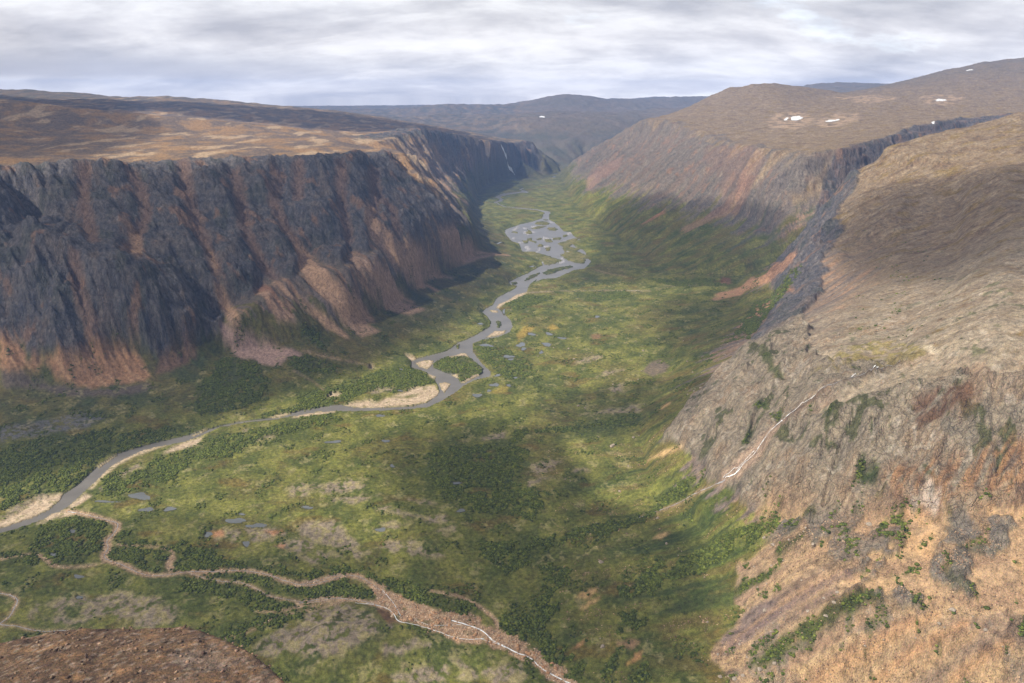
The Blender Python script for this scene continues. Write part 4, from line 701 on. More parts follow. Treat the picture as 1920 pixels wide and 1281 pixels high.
lay(shr * 0.88, mix2(lin(62, 74, 34), lin(86, 96, 44), 0.5 + nC + nD))

# gravel, sand and river bed
gr_c = mix2(lin(184, 154, 124), lin(212, 182, 150), 0.5 + nC + 1.2 * nD)
lay(blur(chan, 3) * 0.5, lin(84, 84, 50)); lay(chs, gr_c); lay(blur(fan, 1) * sstep(0, 0.3, nD + 0.5 * nC) * 0.5, lin(206, 156, 112))
lay(blur(((isl > 0.5) | (bars > 0.5)).astype(float), 1), mix2(lin(100, 104, 54), lin(140, 132, 84), 0.5 + nC + nB)); lay(isl * sstep(-0.2, 0.1, nC) * (1 - braid_zone) * 0.8, lin(60, 74, 34))
lay(blur((sand > 0.5).astype(float), 1) * 0.97, mix2(lin(204, 180, 152), lin(222, 200, 172), 0.5 + nC)); lay((sand > 0.5) * sstep(0.3, 0.42, nC) * 0.7, lin(140, 132, 84))
lay(water.astype(float), lin(96, 96, 92)); lay((gravelbar & (riv > 0.5) & (isl < 0.5)).astype(float), lin(178, 176, 178))

# ------------------------------------------------------------------ ponds
PONDS = [(5, 1270, 425, 20, 8), (5, 1370, 425, 18, 8), (5, 1440, 448, 20, 6), (5, 1215, 485, 22, 11), (5, 1228, 508, 15, 7), (5, 1355, 483, 28, 7), (5, 1025, 488, 36, 6), (5, 1145, 549, 26, 8), (5, 1158, 563, 12, 7), (5, 1070, 703, 24, 10), (5, 1040, 735, 12, 5), (5, 975, 762, 30, 6), (5, 1147, 707, 12, 6),
 (5, 445, 872, 22, 7), (5, 475, 1010, 18, 7), (5, 190, 1015, 40, 7), (5, 1325, 525, 11, 9), (5, 865, 1241, 28, 4), (5, 992, 370, 16, 4), (5, 555, 735, 14, 5), (5, 560, 620, 8, 5), (5, 1120, 300, 5, 14), (5, 1085, 652, 16, 6), (5, 1630, 332, 14, 4), (5, 1182, 664, 14, 4), (7, 103, 1040, 38, 24), (7, 443, 665, 24, 10), (7, 1325, 350, 46, 14), (7, 1445, 377, 55, 10), (7, 1172, 425, 24, 13), (7, 1385, 478, 22, 12),
 (7, 785, 212, 62, 16), (7, 445, 778, 19, 9), (7, 300, 540, 12, 10), (7, 825, 287, 36, 10), (7, 955, 283, 36, 9), (7, 408, 407, 19, 9), (7, 1360, 311, 20, 5), (7, 1730, 273, 26, 8), (7, 600, 240, 60, 6), (8, 435, 376, 23, 12), (8, 860, 275, 20, 8), (8, 835, 128, 26, 6), (8, 40, 255, 26, 8), (8, 495, 38, 10, 9), (11, 185, 812, 30, 6), (11, 535, 1046, 30, 6), (11, 790, 80, 22, 16), (11, 775, 120, 26, 7)]
pond_data = []
for k, (z, x, y, a, b) in enumerate(PONDS):
    rim = []
    for t in range(28):
        th = 2 * math.pi * t / 28; q = 1 + 0.22 * math.sin(2 * th + k) + 0.14 * math.sin(3 * th + 2 * k) + 0.08 * math.sin(5 * th + k * 1.7)
        rim.append(zp(z, x + a * q * math.cos(th), y + b * q * math.sin(th))[0])
    P = pxs(rim); c = P.mean(0)
    ctr = np.median(P[:, 2]); P[:, 2] = ctr
    # keep the plan shape compact where the slope throws the rim far away
    ok = np.hypot(P[:, 0] - c[0], P[:, 1] - c[1]); lim = 2.2 * np.median(ok); f = np.minimum(1, lim / np.maximum(ok, 1e-3)); P[:, :2] = c[:2] + (P[:, :2] - c[:2]) * f[:, None]
    m = in_poly(P, GX, GY); 
    big = c[:2] + (P[:, :2] - c[:2]) * 1.5; mb2 = in_poly(big, GX, GY)
    if m.sum() < 2: continue
    lev = float(np.percentile(H[m], 30))
    H = np.where(mb2 & ~m, np.clip(H, lev + 0.12, lev + 0.6 + 0.04 * GR / 10), H); H = np.where(m, lev - 0.9, H)
    shr = np.where(mb2, 0, shr)
    C[m] = lin(60, 58, 46); rim2 = mb2 & ~m; C[rim2] = C[rim2] * 0.5 + 0.5 * lin(96, 92, 52)
    pond_data.append((np.column_stack([c[:2] + (P[:, :2] - c[:2]) * 1.06, np.full(len(P), lev)]), k))

C = np.clip(C, 0.004, 0.9)

# ------------------------------------------------------------------ materials
def new_mat(name):
    m = bpy.data.materials.new(name); m.use_nodes = True; nt = m.node_tree; b = nt.nodes['Principled BSDF']
    return m, nt, b
def nd(nt, t, **kw):
    n = nt.nodes.new(t)
    for k, v in kw.items(): n.inputs[k.replace('_', ' ')].default_value = v
    return n
def ground_material():
    m, nt, b = new_mat('ground_cover'); L = nt.links
    at = nt.nodes.new('ShaderNodeAttribute'); at.attribute_name = 'alb'
    rk = nt.nodes.new('ShaderNodeAttribute'); rk.attribute_name = 'rocky'
    tc = nt.nodes.new('ShaderNodeTexCoord')
    mp = nd(nt, 'ShaderNodeMapping', Scale=(1, 1, 0.4)); L.new(tc.outputs['Object'], mp.inputs[0])
    n1 = nd(nt, 'ShaderNodeTexNoise', Scale=0.16, Detail=5.0, Roughness=0.65); n2 = nd(nt, 'ShaderNodeTexNoise', Scale=0.9, Detail=4.0, Roughness=0.7)
    for n in (n1, n2): L.new(mp.outputs[0], n.inputs['Vector'])
    a = nt.nodes.new('ShaderNodeMath'); a.operation = 'ADD'; L.new(n1.outputs[0], a.inputs[0]); L.new(n2.outputs[0], a.inputs[1])
    mr = nd(nt, 'ShaderNodeMapRange'); mr.inputs[1].default_value = 0.78; mr.inputs[2].default_value = 1.22; mr.inputs[3].default_value = 0.5; mr.inputs[4].default_value = 1.5; mr.clamp = False; L.new(a.outputs[0], mr.inputs[0])
    mx = nt.nodes.new('ShaderNodeVectorMath'); mx.operation = 'SCALE'; L.new(at.outputs['Color'], mx.inputs[0]); L.new(mr.outputs[0], mx.inputs['Scale'])
    wn = nd(nt, 'ShaderNodeTexNoise', Scale=0.03, Detail=3.0); L.new(tc.outputs['Object'], wn.inputs['Vector'])
    wv = nt.nodes.new('ShaderNodeVectorMath'); wv.operation = 'MULTIPLY_ADD'; L.new(wn.outputs['Color'], wv.inputs[0]); wv.inputs[1].default_value = (26, 26, 26); L.new(mp.outputs[0], wv.inputs[2])
    crk = None
    for sc_, wd_ in ((0.035, 0.03), (0.11, 0.04)):
        vo = nt.nodes.new('ShaderNodeTexVoronoi'); vo.feature = 'DISTANCE_TO_EDGE'; vo.inputs['Scale'].default_value = sc_; L.new(wv.outputs[0], vo.inputs['Vector'])
        r_ = nd(nt, 'ShaderNodeMapRange'); r_.inputs[1].default_value = 0.0; r_.inputs[2].default_value = wd_; L.new(vo.outputs['Distance'], r_.inputs[0])
        if crk is None: crk = r_.outputs[0]
        else:
            mm = nt.nodes.new('ShaderNodeMath'); mm.operation = 'MULTIPLY'; L.new(crk, mm.inputs[0]); L.new(r_.outputs[0], mm.inputs[1]); crk = mm.outputs[0]
    ci = nt.nodes.new('ShaderNodeMath'); ci.operation = 'SUBTRACT'; ci.inputs[0].default_value = 1.0; L.new(crk, ci.inputs[1])
    cm = nt.nodes.new('ShaderNodeMath'); cm.operation = 'MULTIPLY'; L.new(ci.outputs[0], cm.inputs[0]); L.new(rk.outputs['Fac'], cm.inputs[1])
    cs = nt.nodes.new('ShaderNodeMath'); cs.operation = 'MULTIPLY_ADD'; L.new(cm.outputs[0], cs.inputs[0]); cs.inputs[1].default_value = -0.13; cs.inputs[2].default_value = 1.0
    m2 = nt.nodes.new('ShaderNodeVectorMath'); m2.operation = 'SCALE'; L.new(mx.outputs[0], m2.inputs[0]); L.new(cs.outputs[0], m2.inputs['Scale']); mx = m2
    hv = nt.nodes.new('ShaderNodeMix'); hv.data_type = 'RGBA'; hv.blend_type = 'SOFT_LIGHT'; hv.inputs[0].default_value = 0.35; L.new(mx.outputs[0], hv.inputs[6]); L.new(n2.outputs['Color'], hv.inputs[7])
    L.new(hv.outputs[2], b.inputs['Base Color'])
    b.inputs['Roughness'].default_value = 0.95; b.inputs['Specular IOR Level'].default_value = 0.15
    n3 = nd(nt, 'ShaderNodeTexNoise', Scale=0.07, Detail=8.0, Roughness=0.72); L.new(mp.outputs[0], n3.inputs['Vector'])
    st = nt.nodes.new('ShaderNodeMath'); st.operation = 'MULTIPLY_ADD'; L.new(rk.outputs['Fac'], st.inputs[0]); st.inputs[1].default_value = 13.0; st.inputs[2].default_value = 3.0
    bp = nd(nt, 'ShaderNodeBump', Strength=0.9); hs = nt.nodes.new('ShaderNodeMath'); hs.operation = 'MULTIPLY_ADD'; L.new(cm.outputs[0], hs.inputs[0]); hs.inputs[1].default_value = -0.12; L.new(n3.outputs[0], hs.inputs[2]); L.new(hs.outputs[0], bp.inputs['Height']); L.new(st.outputs[0], bp.inputs['Distance']); L.new(bp.outputs[0], b.inputs['Normal'])
    return m
GROUND = ground_material()
def simple(name, c, rough=0.9, nscale=0.5, var=0.3, bump=0.3, spec=0.2):
    m, nt, b = new_mat(name); L = nt.links
    tc = nt.nodes.new('ShaderNodeTexCoord'); n = nd(nt, 'ShaderNodeTexNoise', Scale=nscale, Detail=5.0, Roughness=0.6); L.new(tc.outputs['Object'], n.inputs['Vector'])
    mr = nd(nt, 'ShaderNodeMapRange'); mr.inputs[1].default_value = 0.3; mr.inputs[2].default_value = 0.7; mr.inputs[3].default_value = 1 - var; mr.inputs[4].default_value = 1 + var; L.new(n.outputs[0], mr.inputs[0])
    mx = nt.nodes.new('ShaderNodeVectorMath'); mx.operation = 'SCALE'; mx.inputs[0].default_value = tuple(c); L.new(mr.outputs[0], mx.inputs['Scale']); L.new(mx.outputs[0], b.inputs['Base Color'])
    b.inputs['Roughness'].default_value = rough; b.inputs['Specular IOR Level'].default_value = spec
    if bump:
        bp = nd(nt, 'ShaderNodeBump', Strength=bump, Distance=1.0); L.new(n.outputs[0], bp.inputs['Height']); L.new(bp.outputs[0], b.inputs['Normal'])
    return m
def water_material(name, c, rough=0.22):
    m = simple(name, c, rough, 0.02, 0.18, 0, 0.5); nt = m.node_tree; b = nt.nodes['Principled BSDF']
    tc = nt.nodes.new('ShaderNodeTexCoord'); n = nd(nt, 'ShaderNodeTexNoise', Scale=0.35, Detail=4.0); nt.links.new(tc.outputs['Object'], n.inputs['Vector'])
    bp = nd(nt, 'ShaderNodeBump', Strength=0.35, Distance=0.6); nt.links.new(n.outputs[0], bp.inputs['Height']); nt.links.new(bp.outputs[0], b.inputs['Normal']); return m
WATER = water_material('river_water', lin(124, 120, 114, 0.7), 0.3); PONDM = water_material('pond_water', lin(126, 130, 130, 0.6), 0.2)
FOAM = simple('white_water', (0.72, 0.74, 0.75), 0.5, 0.35, 0.5, 0.5); SNOW = simple('snow', (0.66, 0.67, 0.69), 0.6, 0.08, 0.1, 0.3)

# ------------------------------------------------------------------ cut the terrain into its named pieces
reg = np.zeros(GX.shape, np.int8)
leftp = line_pts('foot_left') + [W((1018, 321, None, 7000)), np.array([0, 8200, 0]), np.array([-9000, 9500, 0]), np.array([-60000, 9000, 0]), np.array([-60000, 200, 0])]
reg[in_poly(leftp, GX, GY)] = 2
wallp = line_pts('rim_left') + [W((732, 291, 402)), W((745, 285, None, 3500))] + line_pts('bowl2')[2:] + line_pts('tip') + line_pts('-foot_left')
reg[in_poly(wallp, WX, WY)] = 1
rightp = line_pts('foot_right')[::-1] + [np.array([1400, 2870, 0]), np.array([1900, 3200, 0]), np.array([3000, 3600, 0]), np.array([60000, 4500, 0]), np.array([60000, 12500, 0]), np.array([3000, 8700, 0]), np.array([900, 7300, 0])]
reg[in_poly(rightp, GX, GY)] = 3
spurp = line_pts('nose_foot')[::-1] + line_pts('-spur_foot') + line_pts('side_floor') + [np.array([60000, 4500, 0]), np.array([60000, -200, 0])]
reg[in_poly(spurp, GX, GY)] = 4
reg[(bench > 0.4) | ((scr > 0.5) & (GX > 100))] = 6
reg[(GR > 7300) & (reg == 0)] = 5; reg[(GY > 8000) & (np.abs(GX) < 9000) & (reg != 3)] = 5
reg[(sand > 0.5)] = 7
INFO = {0: ('valley_floor', 'green valley floor with thickets, pale lichen patches and stream beds'), 1: ('cliff', 'dark rugged cliff wall with scree fans left of the river'), 2: ('plateau', 'rust and ochre plateau above the dark left cliff'),
        3: ('mountain', 'brown flat topped mountain with banded cliffs beyond the side valley'), 4: ('rocky_spur', 'brown rocky spur with sunlit cliff face at the right'), 5: ('hills', 'hazy blue hills at the head of the valley'),
        6: ('scree_slope', 'orange tan scree slope and broken bench below the sunlit cliff'), 7: ('sandbar', 'pale sandbars along the bends of the river')}
co_all = np.stack([GX, GY, H], -1).reshape(-1, 3).astype(np.float32)
c_all = np.concatenate([C, np.ones(C.shape[:2] + (1,), np.float32)], -1).reshape(-1, 4).astype(np.float32)
rocky_all = np.clip(rock + 0.25 * tal + 0.2 * hiw + 0.3 * scr, 0, 1).reshape(-1).astype(np.float32)
fi = np.arange((NR - 1) * (NA - 1)); fa = (fi // (NA - 1)) * NA + fi % (NA - 1)
FQ = np.stack([fa, fa + NA, fa + NA + 1, fa + 1], -1).astype(np.int32)[:, ::-1]
def grid_mesh(name, fmask, mat, zover=None, attrs=True, lift=0.0):
    q = FQ[fmask]; used, inv = np.unique(q, return_inverse=True); q = inv.reshape(-1, 4).astype(np.int32)
    me = bpy.data.meshes.new(name); co = co_all[used].copy()
    if zover is not None: co[:, 2] = zover
    co[:, 2] += lift
    me.vertices.add(len(co)); me.vertices.foreach_set('co', co.ravel())
    me.loops.add(q.size); me.loops.foreach_set('vertex_index', q.ravel())
    me.polygons.add(len(q)); me.polygons.foreach_set('loop_start', np.arange(len(q), dtype=np.int32) * 4)
    me.update(calc_edges=True)
    if attrs:
        me.attributes.new('alb', 'FLOAT_COLOR', 'POINT').data.foreach_set('color', c_all[used].ravel())
        me.attributes.new('rocky', 'FLOAT', 'POINT').data.foreach_set('value', rocky_all[used])
    me.polygons.foreach_set('use_smooth', np.ones(len(q), bool))
    me.materials.append(mat)
    o = bpy.data.objects.new(name, me); col.objects.link(o); return o
freg = reg.reshape(-1)[fa]
for k, (nm, lb) in INFO.items():
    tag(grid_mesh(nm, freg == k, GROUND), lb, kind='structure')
wd = blur(water.astype(float), max(2, int(2.5 * Q))).reshape(-1)
tag(grid_mesh('river', (wd[fa] > 0.02) & (np.abs(co_all[fa, 2]) < 60), WATER, zover=-0.25, attrs=False), 'grey blue braided river winding along the valley floor', kind='structure')

def raw_mesh(name, V, Fc, mat, smooth=False):
    me = bpy.data.meshes.new(name); me.from_pydata([tuple(v) for v in V], [], [tuple(int(i) for i in f) for f in Fc]); me.update()
    if smooth: me.polygons.foreach_set('use_smooth', np.ones(len(me.polygons), bool))
    me.materials.append(mat); o = bpy.data.objects.new(name, me); col.objects.link(o); return o
for P, k in pond_data:
    tag(raw_mesh('pond', P, [list(range(len(P)))[::-1]], PONDM), 'small still pond on the green valley floor', kind='structure')

def ribbon(name, pts, wpx, mat, lift=0.35, step=2.5, seed=0):
    """a strip of water draped on the ground along a path"""
    P = pxs(smooth_path(pts, 4))[:, :2]; out = [P[0]]
    for a, b in zip(P[:-1], P[1:]):
        n = max(1, int(np.hypot(*(b - a)) / step)); out += [a + (b - a) * t / n for t in range(1, n + 1)]
    P = np.array(out); R = np.hypot(P[:, 0], P[:, 1]); s = np.arange(len(P)) * step
    T = np.gradient(P, axis=0); T /= np.linalg.norm(T, axis=1)[:, None] + 1e-9; Nn = np.stack([-T[:, 1], T[:, 0]], 1)
    w = wpx * R / F * 0.5; wob = perlin(s / 23.0, s * 0 + seed) * 1.6; wl = w * (0.75 + 0.6 * perlin(s / 9.0, s * 0 + 3 + seed)); wr_ = w * (0.75 + 0.6 * perlin(s / 8.0, s * 0 + 9 + seed))
    Cn = P + Nn * (wob * w * 0.7)[:, None]
    A_ = Cn + Nn * wl[:, None]; B_ = Cn - Nn * wr_[:, None]
    V = []; Fc = []
    for A2 in (A_, Cn, B_): V.append(np.column_stack([A2, sample(H, A2[:, 0], A2[:, 1]) + lift]))
    n = len(P); zc = np.minimum(np.minimum(V[0][:, 2], V[1][:, 2]) + 0.5, V[2][:, 2] + 0.5)
    V = np.concatenate(V)
    for i in range(n - 1):
        Fc += [(i, i + 1, n + i + 1, n + i), (n + i, n + i + 1, 2 * n + i + 1, 2 * n + i)]
    return raw_mesh(name, V, Fc, mat, True)

WW = [zp(8, 300, 765, 420, 775, 500, 815, 530, 860, 640, 885, 740, 915, 810, 940, 900, 955, 980, 950), zp(8, 800, 850, 900, 880, 970, 910, 1020, 950, 1080, 985, 1140, 1020, 1210, 1045, 1290, 1110, 1360, 1150, 1430, 1185, 1500, 1225),
      zp(8, 440, 690, 500, 760, 540, 830), zp(8, 620, 855, 700, 880, 780, 880, 860, 875), zp(8, 960, 950, 1040, 975, 1100, 1000)]
STW = simple('shallow_stream', lin(170, 172, 176, 0.7), 0.3, 0.4, 0.4, 0.5, 0.5)
for k, p in enumerate(WW): tag(ribbon('stream', p, [2.2, 4.2, 1.5, 1.3, 1.6][k], FOAM, 0.4, 1.6, k), 'white water of the stream rushing over orange gravel', kind='structure')
for k, (p, w) in enumerate(((CHANNELS[0][0], 1.6), (CHANNELS[8][0], 1.3), (CHANNELS[9][0], 1.6), (CHANNELS[7][0], 2.2), (CHANNELS[12][0], 0.9), (CHANNELS[1][0], 1.0))):
    tag(ribbon('stream', p, w, STW, 0.3, 2.5, 20 + k), 'thin pale stream in its gravel bed', kind='structure')
wf = tag(ribbon('waterfall', zp(2, 1105, 400, 1118, 425, 1128, 450, 1145, 480, 1160, 505, 1180, 535), 2.2, FOAM, 1.2, 5, 40), 'thin white waterfall dropping down the far left cliff to the valley floor', 'waterfall')
wf2 = bpy.data.objects.new('cascade', None); col.objects.link(wf2); wf2.location = tuple(pix(*zp(6, 460, 870)[0]))
tag(wf2, 'long white cascade running over pale slabs of the sunlit right cliff', 'waterfall')
def child(o, p):
    o.parent = p; o.matrix_parent_inverse = p.matrix_basis.inverted() if False else __import__('mathutils').Matrix.Translation(-Vector(p.location)); return o
for k, (p, w) in enumerate(((zp(6, 770, 565, 740, 585, 715, 605, 690, 628, 665, 655, 640, 690, 615, 725), 3.0), (zp(6, 620, 720, 590, 760, 550, 800, 520, 835, 470, 868), 2.2), (zp(6, 600, 735, 560, 775, 530, 820, 500, 850, 460, 872), 1.8), (zp(6, 545, 790, 500, 830, 450, 868), 1.6),
                           (zp(6, 940, 430, 915, 450, 890, 462, 870, 480, 830, 505), 1.8), (zp(6, 1195, 330, 1180, 342, 1170, 345), 2.2), (zp(6, 1085, 365, 1070, 378, 1060, 388), 2.4), (zp(6, 830, 505, 800, 540, 770, 565), 1.4))):
    child(ribbon('water_strand', p, w * 0.55, FOAM, 1.8, 1.5, 60 + k), wf2)
tag(ribbon('stream', zp(6, 460, 875, 400, 897, 300, 947, 200, 1000, 100, 1035, 0, 1068), 1.5, STW, 0.4, 1.6, 80), 'thin stream running down from the foot of the cascade', kind='structure')
tag(ribbon('stream', zp(6, 1300, 306, 1190, 338, 1070, 380, 930, 440), 1.0, STW, 0.3, 1.6, 81), 'dark little stream on the shelf above the cascade', kind='structure')

# snow patches lie on the mountain as thin sheets of snow
for pts, lb in ((zp(3, 872, 322, 890, 314, 915, 314, 932, 324, 915, 332, 895, 338, 878, 336), 'largest ragged white snow patch on the mountain above the banded cliff'), (zp(3, 845, 334, 862, 322, 866, 326, 852, 338), 'small snow sliver just left of the largest snow patch'),
                (zp(3, 1015, 342, 1045, 332, 1092, 328, 1080, 336, 1040, 342), 'long thin snow patch right of the ragged one on the mountain'), (zp(3, 1488, 248, 1510, 241, 1548, 246, 1540, 252, 1500, 253), 'bright snow patch high on the right mountain slope'),
                (zp(3, 1476, 344, 1488, 340, 1492, 350, 1484, 356), 'small snow patch in the hollow at the end of the dark cliff band'), (zp(3, 1625, 122, 1650, 114, 1655, 118, 1632, 125), 'tiny snow patch just under the right skyline'),
                (zp(2, 1303, 230, 1325, 227, 1345, 232, 1325, 237), 'small distant snow patch on the blue hills at the valley head')):
    P = pxs(pts); c = P.mean(0); P[:, :2] = c[:2] + (P[:, :2] - c[:2]) * 0.85
    m = in_poly(P, GX + 6 * nC, GY + 6 * nC).reshape(-1)
    fm = m[fa] | m[fa + 1]
    if fm.sum() == 0: print('empty snow', lb); continue
    tag(grid_mesh('snow_patch', fm, SNOW, attrs=False, lift=1.6), lb, 'snow patch', group='snow patches left on the slopes')

# ------------------------------------------------------------------ shrubs (stuff) and boulders
def ico():
    t = (1 + 5 ** .5) / 2
    v = np.array([(-1, t, 0), (1, t, 0), (-1, -t, 0), (1, -t, 0), (0, -1, t), (0, 1, t), (0, -1, -t), (0, 1, -t), (t, 0, -1), (t, 0, 1), (-t, 0, -1), (-t, 0, 1)], float); v /= np.linalg.norm(v[0])
    f = np.array([(0, 11, 5), (0, 5, 1), (0, 1, 7), (0, 7, 10), (0, 10, 11), (1, 5, 9), (5, 11, 4), (11, 10, 2), (10, 7, 6), (7, 1, 8), (3, 9, 4), (3, 4, 2), (3, 2, 6), (3, 6, 8), (3, 8, 9), (4, 9, 5), (2, 4, 11), (6, 2, 10), (8, 6, 7), (9, 8, 1)])
    return v, f
IV, IF = ico()
def scatter(weight, n, rmax):
    area = GR * (lr[1] - lr[0]) * GR * (az[1] - az[0]); w = (np.clip(weight, 0, 9) * area * (GR < rmax) * (GY > 250)).reshape(-1); s = w.sum()
    idx = RNG.choice(w.size, size=n, p=w / s); i = idx // NA; j = idx % NA
    r = rr[i] * np.exp((RNG.random(n) - .5) * (lr[1] - lr[0])); a = az[j] + (RNG.random(n) - .5) * (az[1] - az[0])
    X = r * np.sin(a); Y = r * np.cos(a); return X, Y, sample(H, X, Y), s
def blob_mesh(name, X, Y, Z, S, mat, flat=0.7, jit=0.3, cols=None, sink=0.2):
    n = len(X); th = RNG.random(n) * 6.28; c, s = np.cos(th), np.sin(th)
    V = IV[None] * (1 + (RNG.random((n, 12, 1)) - .5) * 2 * jit); sx = S * (0.8 + 0.5 * RNG.random(n)); sy = S * (0.8 + 0.4 * RNG.random(n)); sz = S * flat * (0.8 + 0.5 * RNG.random(n))
    x = V[..., 0] * sx[:, None]; y = V[..., 1] * sy[:, None]; z = V[..., 2] * sz[:, None]
    co = np.stack([x * c[:, None] - y * s[:, None] + X[:, None], x * s[:, None] + y * c[:, None] + Y[:, None], z + (Z + sz * (1 - sink) * 0.6)[:, None]], -1).reshape(-1, 3).astype(np.float32)
    q = (IF[None] + 12 * np.arange(n)[:, None, None]).reshape(-1, 3).astype(np.int32)
    me = bpy.data.meshes.new(name); me.vertices.add(len(co)); me.vertices.foreach_set('co', co.ravel()); me.loops.add(q.size); me.loops.foreach_set('vertex_index', q.ravel())
    me.polygons.add(len(q)); me.polygons.foreach_set('loop_start', np.arange(len(q), dtype=np.int32) * 3); me.update(calc_edges=True)
    if cols is not None:
        me.attributes.new('alb', 'FLOAT_COLOR', 'POINT').data.foreach_set('color', np.repeat(np.concatenate([cols, np.ones((n, 1))], 1), 12, 0).astype(np.float32).ravel())
        me.attributes.new('rocky', 'FLOAT', 'POINT').data.foreach_set('value', np.zeros(len(co), np.float32))
    me.materials.append(mat); o = bpy.data.objects.new(name, me); col.objects.link(o); return o
NS = int(120000)
X, Y, Z, s = scatter(np.clip(shr, 0, 1) ** 1.5, NS, 2700)
print('shrub area', s, 'per', s / NS)
tcol = RNG.random((NS, 1)); cols = (1 - tcol) * lin(68, 82, 36, 0.7) + tcol * lin(112, 120, 54, 0.7); cols *= 0.75 + 0.5 * RNG.random((NS, 1))
tag(blob_mesh('shrubs', X, Y, Z, 0.8 + 1.5 * RNG.random(NS) ** 1.6, GROUND, 0.55, 0.35, cols), 'dark green dwarf willow thickets spread over the valley floor', kind='stuff')

ROCKM = simple('boulder_rock', lin(176, 162, 146), 0.9, 0.8, 0.35, 0.6); ORANGE = simple('fan_rock', lin(206, 160, 120), 0.9, 0.8, 0.35, 0.6)
def boulder_proto(mat, seed):
    r = np.random.default_rng(seed); v = IV * (0.75 + 0.5 * r.random((12, 1))); v[:, 2] *= 0.75
    me = bpy.data.meshes.new('boulder'); me.from_pydata([tuple(x) for x in v], [], [tuple(int(k) for k in f) for f in IF]); me.materials.append(mat); return me
def boulders(weight, n, rmax, smin, smax, mats, label, group):
    X, Y, Z, _ = scatter(weight, n, rmax); P_ = [boulder_proto(mats, 50 + k) for k in range(4)]
    for k in range(n):
        o = bpy.data.objects.new('boulder', P_[k % 4]); col.objects.link(o); sz = smin + (smax - smin) * RNG.random() ** 2.5
        o.location = (X[k], Y[k], Z[k] + sz * 0.3); o.scale = (sz, sz * (0.7 + 0.5 * RNG.random()), sz * (0.7 + 0.4 * RNG.random())); o.rotation_euler = (0.4 * RNG.random(), 0.4 * RNG.random(), 6.28 * RNG.random())
        tag(o, label, 'boulder', group=group)
slopew = lo * (GX > 60) * (H1s > 3) * (1 - shr) * (1 - rock) * (GR < 1900) * sstep(-0.1, 0.3, nB + nC)
boulders(slopew * (1 - scr) * (GY < 1900), 130, 1900, 1.1, 3.6, ROCKM, 'pale grey boulder scattered on the green hillside below the right cliff', 'boulders on the green hillside')
boulders(scr * 1.0, 60, 1200, 1.0, 3.0, ROCKM, 'pale boulder lying loose on the orange scree slope', 'boulders on the scree slope')
boulders(fan * 1.0, 90, 1200, 0.9, 2.6, ORANGE, 'orange boulder in the gravel stream bed', 'boulders in the stream bed')
def rubble(name, weight, n, rmax, s0, s1, c0, c1, label):
    X, Y, Z, _ = scatter(weight, n, rmax); t = RNG.random((n, 1)); tag(blob_mesh(name, X, Y, Z, s0 + (s1 - s0) * RNG.random(n) ** 2.5, GROUND, 0.7, 0.35, ((1 - t) * c0 + t * c1) * (0.7 + 0.6 * RNG.random((n, 1))), 0.6), label, kind='stuff')
rubble('rubble', np.clip(fan + 0.3 * chan, 0, 1), 6500, 1300, 0.3, 1.1, lin(200, 156, 120), lin(228, 206, 180), 'orange and pale rubble strewn over the stream bed')
rubble('scree', np.clip(scr + 0.6 * bench + 0.25 * slopew, 0, 1) * (1 - shr) * sstep(-0.2, 0.4, stk), 14000, 1300, 0.25, 1.1, lin(150, 122, 100), lin(196, 168, 136), 'loose scree stones scattered over the slope under the sunlit cliff')
